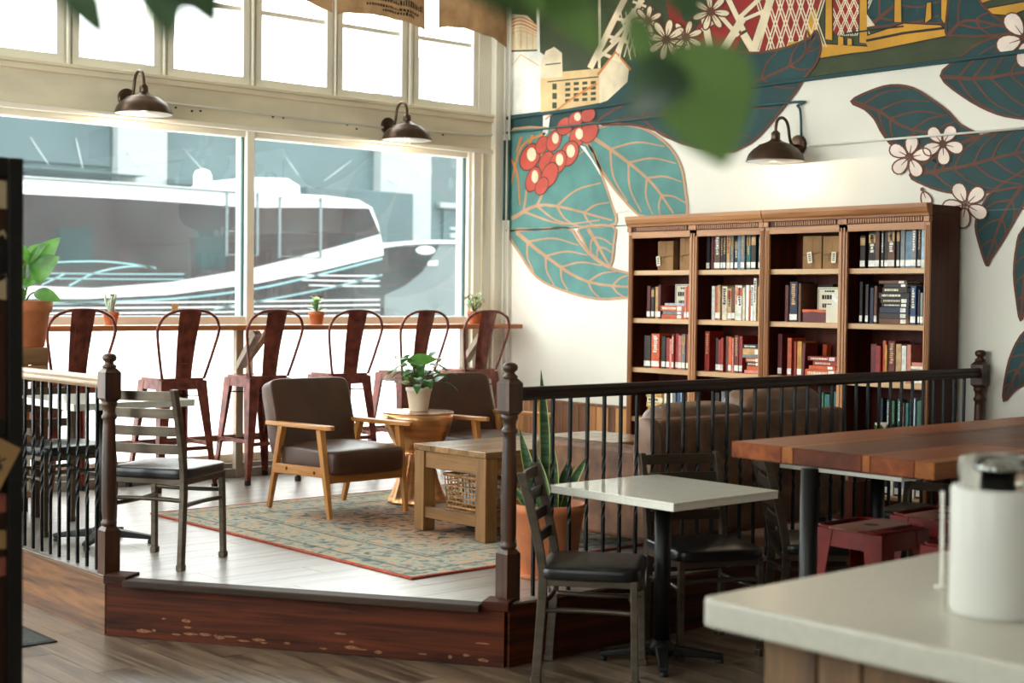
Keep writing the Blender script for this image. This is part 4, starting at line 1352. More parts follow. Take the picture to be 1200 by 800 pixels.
def bar_stool(label):
    t = thing('bar_stool', label, 'stool', (0, 0, 0), 0, 'red metal bar stools along the window')
    R = M['stool_red']
    s = .165
    mb = MB()
    pts = []
    for cx, cy, a0 in ((s - .05, s - .05, 0), (-s + .05, s - .05, PI / 2), (-s + .05, -s + .05, PI), (s - .05, -s + .05, 1.5 * PI)):
        for k in range(5):
            an = a0 + k * PI / 8
            pts.append((cx + .05 * math.cos(an), cy + .05 * math.sin(an)))
    mb.prism(pts, .738, .752)
    mb.build('seat', M['seat_top'], t, .004, 2)
    mb = MB()
    n = len(pts)
    big = [(x * 1.03, y * 1.03) for x, y in pts]
    vs = [(x, y, .745) for x, y in pts] + [(x * 1.035, y * 1.035, .675) for x, y in pts]
    mb.add(vs, [(i, n + i, n + (i + 1) % n, (i + 1) % n) for i in range(n)])
    mb.build('skirt', R, t)
    for sx in (-1, 1):
        for sy in (-1, 1):
            mb = MB()
            # folded sheet leg: two tapering flanges meeting at the outer corner with a raised rib
            a, b = Vector((sx * .168, sy * .168, .735)), Vector((sx * .222, sy * .222, .03))
            w0, w1, th = .085, .032, .004
            for ax in (0, 1):
                ua = Vector((-sx, 0, 0)) if ax == 0 else Vector((0, -sy, 0))
                ib = Vector((0, -sy, 0)) if ax == 0 else Vector((-sx, 0, 0))
                vs = []
                for c, w in ((a, w0), (b, w1)):
                    vs += [c, c + ua * w, c + ua * w + ib * th, c + ib * th]
                mb.add(vs, [(0, 1, 2, 3), (7, 6, 5, 4), (0, 4, 5, 1), (1, 5, 6, 2), (2, 6, 7, 3), (3, 7, 4, 0)])
            mb.tube([a.lerp(b, .12) + Vector((-sx * .02, -sy * .02, 0)), a.lerp(b, .95) + Vector((-sx * .010, -sy * .010, 0))], [.016, .008], 6)
            mb.build('leg', R, t, .0015, 1)
            MB().box((b.x - sx * .030, b.y - sy * .030, 0), (b.x + sx * .004, b.y + sy * .004, .034)).build('foot_cap', M['rubber'], t, .003, 1)
    zr = .28
    k = .2
    for a, b in (((-k, -k, zr), (k, -k, zr)), ((-k, k, zr), (k, k, zr)), ((-k, -k, zr + .02), (-k, k, zr + .02)), ((k, -k, zr + .02), (k, k, zr + .02))):
        MB().beam(a, b, .006, .028).build('foot_bar', R, t, .001, 1)
    for a, b in (((-.17, -.17, .62), (.17, .17, .62)), ((-.17, .17, .63), (.17, -.17, .63))):
        MB().tube([a, b], .005, 6).build('cross_rod', M['black_metal'], t)
    half = [(-.155, -.150, .745), (-.180, -.172, .84), (-.208, -.198, .96), (-.226, -.218, 1.05), (-.224, -.230, 1.10), (-.192, -.242, 1.160), (-.120, -.251, 1.198), (-.05, -.254, 1.208)]
    pts = smooth(half + [(-x, y, z) for x, y, z in reversed(half)], 4)
    MB().tube(pts, .0105, 8).build('back_loop', R, t)
    def splat(u, v, off=0.0, ku=1.0):
        z = .75 + v * .458
        hw = (.058 + .022 * v) * ku
        y = -.152 - .104 * v + .012 * math.sin(v * PI)
        x = (u * 2 - 1) * hw
        return (x, y - off - .010 * (1 - (u * 2 - 1) ** 2), z)
    mb = MB()
    mb.grid(lambda u, v: splat(u, v, .0), 6, 10)
    mb.grid(lambda u, v: splat(1 - u, v, -.003), 6, 10)
    sp = mb.build('back_splat', R, t)
    mb = MB()
    rib = [(.22, .22), (.22, .80), (.78, .80), (.78, .22)]
    pth = []
    for i in range(4):
        a, b = rib[i], rib[(i + 1) % 4]
        for j in range(6):
            f = j / 6
            pth.append(splat(a[0] + (b[0] - a[0]) * f, a[1] + (b[1] - a[1]) * f, .0015, 1))
    mb.tube(pth, .0028, 5, closed=True)
    mb.build('pressed_rib', R, sp)
    for sx in (-1, 1):
        MB().lathe([(.010, .75), (.010, .757), (0, .759)], 8, (sx * .045, -.150, 0)).build('bolt', M['steel_chair'], t)
    return t


sx_ = []
for a, b in ((55, 135), (181, 259.5), (285, 356.5), (383, 451.5), (462, 530.5), (538, 601.5)):
    pa, pb = on_y(a, 392, 8.745), on_y(b, 392, 8.745)
    sx_.append((pa.x + pb.x) / 2)
lab = ['red metal bar stool behind the pale railing, nearest the terracotta plant on the crate', 'red metal bar stool behind the slat-back chair with its seat showing', 'red metal bar stool by the braced bar post, third along the window',
       'red metal bar stool directly behind the first armchair, fourth along the window', 'red metal bar stool behind the plant on the copper table, fifth along the window', 'red metal bar stool in the room corner at the end of the bar']
s0 = bar_stool(lab[0])
s0.location = (sx_[0], 8.965, P)
for i in range(1, 6):
    dup(s0, (sx_[i], 8.965, P), (0, 0, .03, -.03, .02, .0)[i], lab[i])


# ------------------------------------------------------------------ slat-back chairs
def slat_chair(label):
    """Faces +Y locally; origin on the floor below the seat centre."""
    t = thing('dining_chair', label, 'chair', (0, 0, 0), 0, 'slat-back chairs with black seats')
    SM = M['steel_chair']
    w = .19
    for sx in (-1, 1):
        pts = [(sx * w, -.215, 0), (sx * w, -.20, .22), (sx * w, -.19, .42), (sx * w, -.205, .55), (sx * w, -.245, .72), (sx * w, -.285, .865)]
        pp = smooth(pts, 3)
        mb = MB()
        vs = []
        for i, p in enumerate(pp):
            for dx, dy in ((-.013, -.019), (.013, -.019), (.013, .019), (-.013, .019)):
                vs.append((p.x + dx, p.y + dy, p.z))
        k = len(pp)
        fs = [(3, 2, 1, 0), tuple(range(4 * k - 4, 4 * k))]
        for i in range(k - 1):
            for j in range(4):
                fs.append((4 * i + j, 4 * i + (j + 1) % 4, 4 * i + 4 + (j + 1) % 4, 4 * i + 4 + j))
        mb.add(vs, fs)
        mb.build('back_post', SM, t, .003, 2)
        MB().beam((sx * (w + .005), .195, 0), (sx * w, .185, .435), .026, .03, up=(0, 1, 0)).build('leg', SM, t, .003, 2)
        for y in (-.214, .195):
            MB().cbox((sx * (w + (.004 if y > 0 else 0)), y, .014), (.033, .042, .028)).build('foot_cap', M['terra_dark'] if False else M['steel_chair'], t, .003, 1)
        MB().beam((sx * w, -.18, .418), (sx * w, .18, .418), .02, .028).build('seat_rail', SM, t, .002, 1)
        st = smooth([(sx * w, -.20, .30), (sx * (w - .022), -.08, .30), (sx * (w - .022), .08, .30), (sx * w, .19, .30)], 4)
        MB().tube(st, .0115, 6).build('stretcher', SM, t)
    MB().beam((-w, .185, .418), (w, .185, .418), .02, .028).build('seat_rail', SM, t, .002, 1)
    MB().beam((-w, -.19, .418), (w, -.19, .418), .02, .028).build('seat_rail', SM, t, .002, 1)
    MB().tube(smooth([(-w, .19, .34), (-.08, .165, .34), (.08, .165, .34), (w, .19, .34)], 4), .0115, 6).build('stretcher', SM, t)
    MB().tube(smooth([(-w, -.205, .33), (-.08, -.18, .33), (.08, -.18, .33), (w, -.205, .33)], 4), .0115, 6).build('stretcher', SM, t)
    for z in (.575, .662, .748, .832):
        y = -.205 - (z - .55) * .253
        mb = MB()
        hh = .023
        def sl(u, v, off):
            x = (u * 2 - 1) * w
            return (x, y - .018 * (1 - (u * 2 - 1) ** 2) + off, z + (v * 2 - 1) * hh)
        mb.grid(lambda u, v: sl(u, v, -.006), 8, 1, smooth=False)
        mb.grid(lambda u, v: sl(1 - u, v, .006), 8, 1, smooth=False)
        mb.grid(lambda u, v: (sl(u, 1, -.006 + .012 * v)), 8, 1, smooth=False)
        mb.grid(lambda u, v: (sl(1 - u, 0, -.006 + .012 * v)), 8, 1, smooth=False)
        mb.build('slat', SM, t)
    MB().pillow((0, .0, .456), (.435, .43, .058), .28, 9, (0, 0, .012)).build('seat', M['vinyl'], t)
    return t


def face(dx, dy):
    return math.atan2(dy, dx) - PI / 2
c0 = slat_chair('slat-back metal chair seen from behind beside the left newel post')
A = on_z(213, 668, P)
Fr = on_z(251, 655, P)
FL = on_z(170, 648, P)
d = (Fr - A)
d.z = 0
d.normalize()
c0.location = A + d * .205 + Vector((-d.y, d.x, 0)) * .19
c0.rotation_euler = (0, 0, face(d.x, d.y))
dup(c0, (2.99 + .48, 7.72, P), face(.2, -.98), 'slat-back metal chair behind the short railing, drawn up to the white table') if False else None
dup(c0, (3.46, 7.74, P), face(.08, -1), 'slat-back metal chair behind the short railing, on the far side of the left white table')
dup(c0, (4.315, 4.375, 0), face(.63, -.77), 'slat-back metal chair seen side-on at the white table by the dark newel post')
c4 = on_z(826, 642, .475)
dup(c0, (5.03, 4.395, 0), face(-.4, -.9), 'slat-back metal chair behind the white table, its back toward the railing')
c5 = on_z(950, 625, .475)
dup(c0, (5.58, 4.16, 0), face(.75, -.66), 'dark slat-back metal chair standing behind the high table leg, back toward the white table')
c6 = on_z(1062, 600, .47)
dup(c0, (6.80, 4.38, 0), face(-.98, -.2), 'slat-back metal chair behind the red stools at the far white table')


# ------------------------------------------------------------------ white pedestal tables
def pedestal_table(label, w, dd, h):
    t = thing('pedestal_table', label, 'table', (0, 0, 0), 0, 'white topped tables on black pedestals')
    MB().box((-w / 2, -dd / 2, h - .012), (w / 2, dd / 2, h)).build('table_top', M['quartz'], t, .002, 2)
    MB().box((-w / 2 + .001, -dd / 2 + .001, h - .036), (w / 2 - .001, dd / 2 - .001, h - .012)).build('edge_band', M['table_edge'] if False else M['quartz'], t, .002, 1)
    MB().box((-.16, -.03, h - .06), (.16, .03, h - .036)).box((-.03, -.16, h - .06), (.03, .16, h - .036)).build('bracket', M['black_metal'], t, .003, 1)
    MB().lathe([(.036, .06), (.036, h - .06)], 20).build('column', M['black_metal'], t)
    MB().lathe([(.06, .035), (.062, .07), (.045, .085), (.038, .10)], 20).build('hub', M['black_metal'], t)
    for k in range(4):
        an = PI / 4 + k * PI / 2
        c, s = math.cos(an), math.sin(an)
        MB().beam((.03 * c, .03 * s, .055), (.27 * c, .27 * s, .03), .055, .045, .04, .02).build('base_leg', M['black_metal'], t, .006, 2)
        MB().lathe([(.016, 0), (.018, .012), (.01, .022)], 10, (.255 * c, .255 * s, 0)).build('glide', M['rubber'], t)
    return t
t0 = pedestal_table('white square table on black pedestal in front of the railing, side-on chair beside it', .67, .73, .765)
t0.location = (4.70, 4.335, 0)
t0.location.x = 4.695
dup(t0, (3.46, 7.20, P), 0, 'white square table on the raised platform behind the short railing')
q = on_z(1056, 556, .765)
dup(t0, (q.x + .34, q.y + .365, 0), 0, 'white table half hidden beyond the thick high wooden table')

# ------------------------------------------------------------------ high wooden table and red stools
q = on_z(857, 517, 1.05)
q2 = on_z(1104, 541, 1.05)
hx, hy1, hy0 = q.x, q.y, q2.y
ht = thing('high_table', 'thick high wooden table with mixed timber blocks and black legs', 'table', (hx, (hy0 + hy1) / 2, 0))
D = hy1 - hy0
hw = 2.2
wm = [wood('block_%d' % i, a, b, 0, 12, .05, .36, .05, .1, .03, spec=.14) for i, (a, b) in enumerate((((92, 40, 15), (142, 74, 32)), ((112, 60, 27), (158, 96, 47)), ((66, 28, 13), (104, 50, 24)), ((104, 52, 22), (158, 92, 44))))]
rb2 = random.Random(4)
ys = [-D / 2 + D * k for k in (0, .09, .29, .33, .67, .73, 1)]
for i in range(6):
    x = 0
    mats = wm[(1, 0, 3, 2, 1, 0)[i]]
    while x < hw:
        L = min(rb2.uniform(.7, 1.3), hw - x)
        MB().box((x, ys[i] + .0006, 1.05 - .06), (x + L - .001, ys[i + 1] - .0006, 1.05)).build('timber_block', mats, ht, .0025, 1)
        mats = wm[rb2.choice((0, 3, 2, 3))]
        x += L
lx = on_z(940, 548, .99).x - hx
for x, y in ((.12, D / 2 - .13), (hw - .12, D / 2 - .13), (.66, -D / 2 + .13), (hw - .12, -D / 2 + .13)):
    if x < 1 and y > 0:
        pz = on_z(949, 549, .985)
        x, y = pz.x - hx, pz.y - ht.location.y
    MB().lathe([(.032, 0.01), (.032, .985)], 20, (x, y, 0)).build('leg', M['black_metal'], ht)
    MB().lathe([(.05, 0), (.05, .01)], 20, (x, y, 0)).build('foot_plate', M['black_metal'], ht)
MB().box((.08, -D / 2 + .1, .975), (hw - .08, D / 2 - .1, .99)).build('under_frame', M['black_metal'], ht, .002, 1)


def low_stool(label):
    t = thing('backless_stool', label, 'stool', (0, 0, 0), 0, 'backless red stools under the high table')
    h = .74
    s = .148
    pts = []
    for cx, cy, a0 in ((s - .04, s - .04, 0), (-s + .04, s - .04, PI / 2), (-s + .04, -s + .04, PI), (s - .04, -s + .04, 1.5 * PI)):
        for k in range(5):
            an = a0 + k * PI / 8
            pts.append((cx + .04 * math.cos(an), cy + .04 * math.sin(an)))
    mb = MB().prism(pts, h - .006, h)
    mb.build('seat', M['stool_top'], t, .003, 2)
    MB().lathe([(.0, h + .0008), (.028, h + .0008), (.030, h + .0003)], 16).build('hand_hole', M['rubber'], t)
    q = t.children[-1]
    q.scale = (1.2, .55, 1)
    n = len(pts)
    mb = MB()
    mb.add([(x, y, h - .003) for x, y in pts] + [(x * 1.04, y * 1.04, h - .075) for x, y in pts], [(i, n + i, n + (i + 1) % n, (i + 1) % n) for i in range(n)])
    mb.build('skirt', M['stool_dark'], t)
    MB().tube([(x * 1.01, y * 1.01, h - .004) for x, y in pts], .005, 6, closed=True).build('rim', M['stool_dark'], t)
    for sx in (-1, 1):
        for sy in (-1, 1):
            a, b = Vector((sx * .152, sy * .152, h - .01)), Vector((sx * .20, sy * .20, .02))
            mb = MB()
            for ax in (0, 1):
                ua = Vector((-sx, 0, 0)) if ax == 0 else Vector((0, -sy, 0))
                ib = Vector((0, -sy, 0)) if ax == 0 else Vector((-sx, 0, 0))
                vs = []
                for c, w in ((a, .085), (b, .034)):
                    vs += [c, c + ua * w, c + ua * w + ib * .004, c + ib * .004]
                mb.add(vs, [(0, 1, 2, 3), (7, 6, 5, 4), (0, 4, 5, 1), (1, 5, 6, 2), (2, 6, 7, 3), (3, 7, 4, 0)])
            mb.build('leg', M['stool_dark'], t, .0015, 1)
            MB().cbox((b.x - sx * .012, b.y - sy * .012, .012), (.034, .034, .024)).build('foot_cap', M['rubber'], t, .003, 1)
    for a, b in (((-1, -1), (1, -1)), ((-1, 1), (1, 1)), ((-1, -1), (-1, 1)), ((1, -1), (1, 1))):
        MB().beam((a[0] * .178, a[1] * .178, .30), (b[0] * .178, b[1] * .178, .30), .006, .026).build('foot_bar', M['stool_dark'], t, .001, 1)
    return t
r0 = low_stool('backless red metal stool under the high wooden table, fully visible seat with hand hole')
q = (on_z(958, 613, .74) + on_z(1085, 616, .74)) / 2
r0.location = (q.x, q.y, 0)
q = on_z(1100, 602, .74)
dup(r0, (q.x + .04, q.y, 0), .0, 'backless red metal stool further back under the high table, seat edge shining')
q = on_z(1088, 636, .74)
dup(r0, (q.x + .15, q.y - .12, 0), .0, 'backless red metal stool mostly hidden behind the white canister')

# ------------------------------------------------------------------ lounge: sofa, armchairs, tables, rug
rug = thing('rug', 'faded sage and terracotta patterned rug with a red bound edge', 'rug', (4.11, 5.37, P))
RX, RY = 3.12, 2.57
def rug_mat():
    mt, nt, b = new_mat('rug_pile')
    n, l = nt.nodes, nt.links
    tc = n.new('ShaderNodeTexCoord')
    sep = n.new('ShaderNodeSeparateXYZ')
    l.new(tc.outputs['Object'], sep.inputs[0])
    def mth(op, a, bb=None):
        k = n.new('ShaderNodeMath')
        k.operation = op
        for i, v in enumerate((a, bb)):
            if v is None:
                continue
            if isinstance(v, (int, float)):
                k.inputs[i].default_value = v
            else:
                l.new(v, k.inputs[i])
        return k.outputs[0]
    dx = mth('MINIMUM', sep.outputs[0], mth('SUBTRACT', RX, sep.outputs[0]))
    dy = mth('MINIMUM', sep.outputs[1], mth('SUBTRACT', RY, sep.outputs[1]))
    de = mth('MINIMUM', dx, dy)
    # motif noise
    def noise(scale, det, dist=0.0):
        k = n.new('ShaderNodeTexNoise')
        k.inputs['Scale'].default_value = scale
        k.inputs['Detail'].default_value = det
        k.inputs['Distortion'].default_value = dist
        l.new(tc.outputs['Object'], k.inputs['Vector'])
        return k.outputs['Fac']
    vo = n.new('ShaderNodeTexVoronoi')
    vo.inputs['Scale'].default_value = 7.5
    vo.feature = 'SMOOTH_F1'
    l.new(tc.outputs['Object'], vo.inputs['Vector'])
    ring = mth('SINE', mth('MULTIPLY', vo.outputs['Distance'], 26.0))
    fac = mth('ADD', mth('MULTIPLY', ring, 0.06), noise(15, 12, 1.1))
    rp = n.new('ShaderNodeValToRGB')
    e = rp.color_ramp.elements
    e[0].position, e[0].color = 0.28, lin((92, 104, 104))
    e[1].position, e[1].color = 0.78, lin((180, 104, 72))
    for p, c in ((0.38, (132, 142, 134)), (0.46, (162, 166, 154)), (0.56, (188, 184, 166)), (0.63, (206, 156, 116)), (.68, (188, 180, 154))):
        q = e.new(p)
        q.color = lin(c)
    l.new(fac, rp.inputs['Fac'])
    # darker field in the middle of the rug
    rp2 = n.new('ShaderNodeValToRGB')
    e = rp2.color_ramp.elements
    e[0].position, e[0].color = 0.30, lin((52, 62, 70))
    e[1].position, e[1].color = 0.74, lin((214, 140, 96))
    for p, c in ((0.42, (104, 92, 82)), (0.49, (168, 118, 84)), (0.55, (150, 140, 116)), (.62, (184, 128, 92))):
        q = e.new(p)
        q.color = lin(c)
    l.new(fac, rp2.inputs['Fac'])
    mr = n.new('ShaderNodeMapRange')
    mr.inputs['From Min'].default_value, mr.inputs['From Max'].default_value = 0.62, 0.95
    l.new(mth('ADD', de, mth('MULTIPLY', noise(3, 4), .25)), mr.inputs['Value'])
    mx = n.new('ShaderNodeMix')
    mx.data_type = 'RGBA'
    l.new(mr.outputs[0], mx.inputs[0])
    l.new(rp.outputs[0], mx.inputs[6])
    l.new(rp2.outputs[0], mx.inputs[7])
    # thin guard stripes
    def band(c, w):
        return mth('LESS_THAN', mth('ABSOLUTE', mth('SUBTRACT', de, c)), w)
    st = mth('MAXIMUM', mth('MAXIMUM', band(.13, .012), band(.40, .014)), band(.44, .006))
    mx2 = n.new('ShaderNodeMix')
    mx2.data_type = 'RGBA'
    l.new(mth('MULTIPLY', st, .6), mx2.inputs[0])
    l.new(mx.outputs[2], mx2.inputs[6])
    mx2.inputs[7].default_value = lin((78, 92, 98))
    l.new(mx2.outputs[2], b.inputs['Base Color'])
    b.inputs['Roughness'].default_value = 0.95
    bp = n.new('ShaderNodeBump')
    bp.inputs['Strength'].default_value = 0.4
    bp.inputs['Distance'].default_value = 0.003
    l.new(noise(240, 2), bp.inputs['Height'])
    l.new(bp.outputs['Normal'], b.inputs['Normal'])
    return mt
MB().box((.02, .02, 0.0005), (RX - .02, RY - .02, .009)).build('pile', rug_mat(), rug)
M['rug_edge'] = plain('rug_edge', (172, 76, 54), 0.9, var=0.15, scale=(30, 30, 30))
MB().box((0, 0, .0005), (RX, .02, .011)).box((0, RY - .02, .0005), (RX, RY, .011)).box((0, .02, .0005), (.02, RY - .02, .011)).box((RX - .02, .02, .0005), (RX, RY - .02, .011)).build('binding', M['rug_edge'], rug, .003, 1)


def armchair(label):
    """Low-slung lounge chair, faces -Y; origin on the floor."""
    t = thing('armchair', label, 'armchair', (0, 0, 0), 0, 'brown leather lounge chairs')
    H = M['honey']
    for s in (-1, 1):
        x = s * .285
        MB().beam((s * .275, -.325, 0), (x, -.235, .517), .026, .03, .040, .045, up=(0, 1, 0)).build('leg', H, t, .004, 2)
        MB().beam((s * .275, .335, 0), (x, .175, .517), .026, .03, .040, .045, up=(0, 1, 0)).build('leg', H, t, .004, 2)
        mb = MB()
        ol = [(-.028, .33), (-.032, -.25), (-.026, -.335), (-.012, -.36), (.014, -.36), (.028, -.335), (.034, -.25), (.028, .33)]
        n = len(ol)
        def az(y):
            return .515 + .02 * max(0, (-y - .1)) ** 1 - .02 * max(0, y)
        vs = [(x + a, b, az(b)) for a, b in ol] + [(x + a, b, az(b) + .026) for a, b in ol]
        mb.add(vs, [tuple(range(n)), tuple(range(n, 2 * n))[::-1]] + [(i, n + i, n + (i + 1) % n, (i + 1) % n) for i in range(n)])
        mb.build('armrest', M['honey_y'], t, .005, 2)
        sr = MB().beam((x, -.275, .268), (x, .262, .252), .024, .058).build('side_rail', M['honey_y'], t, .004, 2)
        for y in (-.19, .11):
            q = MB().lathe([(.010, 0), (.010, .004), (0, .006)], 10).build('bolt', M['bronze'], sr)
            q.location = (x + s * .0125, y, .262)
            q.rotation_euler = (0, s * PI / 2, 0)
    MB().beam((-.27, -.285, .235), (.27, -.285, .235), .026, .06).build('front_rail', M['honey_x'], t, .004, 2)
    MB().beam((-.27, .26, .24), (.27, .26, .24), .026, .06).build('rear_rail', M['honey_x'], t, .004, 2)
    MB().pillow((0, -.045, .325), (.545, .60, .15), .22, 10, (0, 0, .03)).build('seat_cushion', M['leather'], t)
    o = MB().pillow((0, 0, 0), (.585, .13, .48), .2, 10, (0, .015, 0)).build('back_cushion', M['leather'], t)
    o.location = (0, .305, .545)
    o.rotation_euler = (-.30, 0, 0)
    return t
a0 = armchair('brown leather armchair with honey wood arms in front of the bar stools, whole on view')
a0.location = (5.06, 7.36, P + .0155)
dup(a0, (6.235, 7.36, P + .0155), 0, 'brown leather armchair behind the coffee table, partly hidden by the newel post')

sd = thing('side_table', 'hammered copper drum side table shaped like a goblet beside the armchair', 'table', (5.672, 7.36, P + .0115))
MB().lathe([(.226, .565), (.231, .572), (.229, .578), (.220, .578), (.0, .576)], 40).build('table_top', M['copper_top'], sd)
MB().lathe([(.09, .325), (.130, .345), (.172, .40), (.206, .47), (.222, .53), (.226, .566)], 40).build('bowl', M['copper'], sd)
MB().lathe([(.185, 0), (.186, .012), (.165, .05), (.130, .15), (.105, .24), (.09, .31), (.09, .327)], 64, flute=.045, nf=14).build('fluted_base', M['copper'], sd)
pp = thing('potted_plant', 'leafy green plant in a white pot on the copper side table', 'plant', (5.665, 7.345, P + .5905))
MB().lathe([(.055, 0), (.058, .004), (.078, .128), (.084, .13), (.084, .150), (.077, .150), (.072, .128)], 28).build('pot', M['pot_white'], pp)
MB().lathe([(.0, .132), (.074, .13)], 20).build('soil', M['soil'], pp)
rl_ = random.Random(12)
for i in range(46):
    an = rl_.uniform(0, 2 * PI)
    el = rl_.uniform(.1, 1.25)
    R_ = rl_.uniform(.12, .25)
    c, s_ = math.cos(an), math.sin(an)
    base = Vector((c * .02, s_ * .02, .14))
    mid = Vector((c * R_ * math.cos(el) * .7, s_ * R_ * math.cos(el) * .7, .15 + R_ * math.sin(el) * .95))
    tip = mid + Vector((c * .10, s_ * .10, rl_.uniform(-.08, .035)))
    st = MB().tube(smooth([base, base.lerp(mid, .5) + Vector((0, 0, .02)), mid], 3), .0022, 5)
    o = st.leaf(mid, tip, rl_.uniform(.04, .07), arch=.12, mi=1).build('leaf', [M['stem'], M['leaf'] if i % 4 else M['leaf_lit']], pp)
big = MB().tube(smooth([(0, 0, .14), (-.02, -.01, .24), (-.06, -.02, .32)], 3), .003, 5).leaf((-.085, .02, .315), (.075, -.09, .33), .085, up=(-.5, -.75, .5), arch=.05, mi=1)
big.build('leaf', [M['stem'], M['leaf_lit']], pp)
for tip in ((-.14, .06, .33), (.075, -.075, .285), (.12, -.06, .315)):
    q = Vector(tip)
    mb = MB().tube(smooth([(0, 0, .14), q * .6 + Vector((0, 0, .08)), q], 3), .0018, 5).pillow(q + Vector((0, 0, .012)), (.016, .016, .03), .9, 4, mi=1)
    mb.leaf(q, q + Vector((.01, -.012, .045)), .03, up=(1, -1, 0), mi=1)
    mb.build('flower', [M['stem'], M['flower_white']], pp)

ct = thing('coffee_table', 'reclaimed pine coffee table with a low shelf in the middle of the rug', 'table', (4.99, 5.885, P + .011))
CL, CW = 1.42, .62
for i in range(4):
    MB().box((-.004, -.004 + i * (CW + .008) / 4 + .0008, .448), (CL + .004, -.004 + (i + 1) * (CW + .008) / 4 - .0008, .482)).build('board', M['pine_x'], ct, .003, 1)
for x in (0, CL - .085):
    for y in (0, CW - .085):
        MB().box((x, y, 0), (x + .085, y + .085, .448)).build('leg', M['pine'], ct, .003, 1)
for y in (.012, CW - .037):
    MB().box((.085, y, .355), (CL - .085, y + .025, .448)).build('apron', M['pine_x'], ct, .002, 1)
    MB().box((.085, y, .075), (CL - .085, y + .03, .135)).build('shelf_rail', M['pine_x'], ct, .002, 1)
for x in (.012, CL - .037):
    MB().box((x, .085, .355), (x + .025, CW - .085, .448)).build('apron', M['pine_y'], ct, .002, 1)
    MB().box((x, .085, .075), (x + .03, CW - .085, .135)).build('shelf_rail', M['pine_y'], ct, .002, 1)
for i in range(4):
    w = (CW - .08) / 4
    MB().box((.045, .04 + i * w + .002, .118), (CL - .045, .04 + (i + 1) * w - .002, .134)).build('shelf_slat', M['pine_x'], ct, .002, 1)
bk = thing('basket', 'open-weave rattan basket of folded cloths on the coffee table shelf', 'basket', (5.32, 6.18, P + .011 + .1345))
BX, BY, BH = .24, .165, .185
mb = MB()
rw = random.Random(6)
def per(u, k=1.0):
    L = [(-BX, -BY), (BX, -BY), (BX, BY), (-BX, BY)]
    u = (u % 1.0) * 4
    i = int(u)
    a, b_ = L[i], L[(i + 1) % 4]
    f = u - i
    return (a[0] + (b_[0] - a[0]) * f) * k, (a[1] + (b_[1] - a[1]) * f) * k
for i in range(44):
    u = i / 44
    x, y = per(u, .93)
    x2, y2 = per(u + rw.uniform(-.004, .004), 1.0)
    mb.tube([(x, y, .006), ((x + x2) / 2 * 1.01, (y + y2) / 2 * 1.01, BH / 2), (x2, y2, BH)], .0042, 5)
for zz in (.035, .065, .095, .125, .155):
    k = .93 + .07 * zz / BH
    mb.tube([(per(i / 44, k * 1.012)[0], per(i / 44, k * 1.012)[1], zz + rw.uniform(-.004, .004)) for i in range(44)], .004, 5, closed=True)
o = mb.build('weave', M['wicker'], bk)
o['kind'] = 'stuff'
MB().tube([(per(i / 44, 1.0)[0], per(i / 44, 1.0)[1], BH) for i in range(44)], .010, 6, closed=True).build('rim', M['wicker'], bk)
MB().tube([(per(i / 44, .93)[0], per(i / 44, .93)[1], .008) for i in range(44)], .008, 6, closed=True).box((-BX * .9, -BY * .9, .003), (BX * .9, BY * .9, .008)).build('base', M['wicker'], bk)
cl = thing('folded_cloth', 'pale blue and white folded cloths inside the rattan basket', 'cloth', (5.32, 6.18, P + .011 + .1435))
MB().pillow((-.06, -.02, .045), (.26, .24, .085), .4, 7).build('cloth', M['cloth_blue'], cl)
MB().pillow((.08, .03, .115), (.22, .2, .07), .4, 7).build('cloth', M['paper'], cl)

so = thing('sofa', 'brown leather sofa with its back to the railing', 'sofa', (5.19, 4.86, P + .0115))
SL, SD = 1.56, .86
MB().box((.04, .05, .115), (SL - .04, SD - .04, .30)).build('base_frame', M['sofa'], so, .02, 3)
MB().box((.05, 0, .115), (SL - .05, .13, .715)).build('back_frame', M['sofa'], so, .03, 3)
for x in (0, SL - .17):
    MB().box((x, .03, .112), (x + .17, SD, .565)).build('arm', M['sofa'], so, .022, 3)
    MB().pillow((x + (.03 if x == 0 else .14), .07, .42), (.085, .14, .60), .45, 8).build('back_post', M['sofa_cush'], so)
for x in (.05, SL - .10):
    for y in (.06, SD - .10):
        MB().box((x, y, .0), (x + .05, y + .05, .118)).build('foot', M['dark_wood'], so, .003, 1)
for i in range(2):
    w = (SL - .34) / 2
    cx = .17 + w * (i + .5)
    MB().pillow((cx, .50, .37), (w - .005, .62, .17), .25, 9, (0, 0, .02)).build('seat_cushion', M['sofa_cush'], so)
    def crease(mb_, c, s, seed):
        r_ = random.Random(seed)
        for k in range(5):
            x0 = c[0] + r_.uniform(-.4, .4) * s[0]
            z0 = c[2] + s[2] * .36
            mb_.tube(smooth([(x0, c[1] - s[1] * .42, z0), (x0 + r_.uniform(-.05, .05), c[1], c[2] + s[2] * .47), (x0 + r_.uniform(-.08, .08), c[1] + s[1] * .4, z0)], 4), .008, 6)
        return mb_
    dz = (-.055, .01)[i]
    c = (cx + (.06, .09)[i], .215, .62 + dz)
    s = (w + .06, .24, .40)
    o = crease(MB().pillow(c, s, .42, 11, (0, .03, .01)), c, s, 5 + i).build('back_cushion', M['sofa_cush'], so)

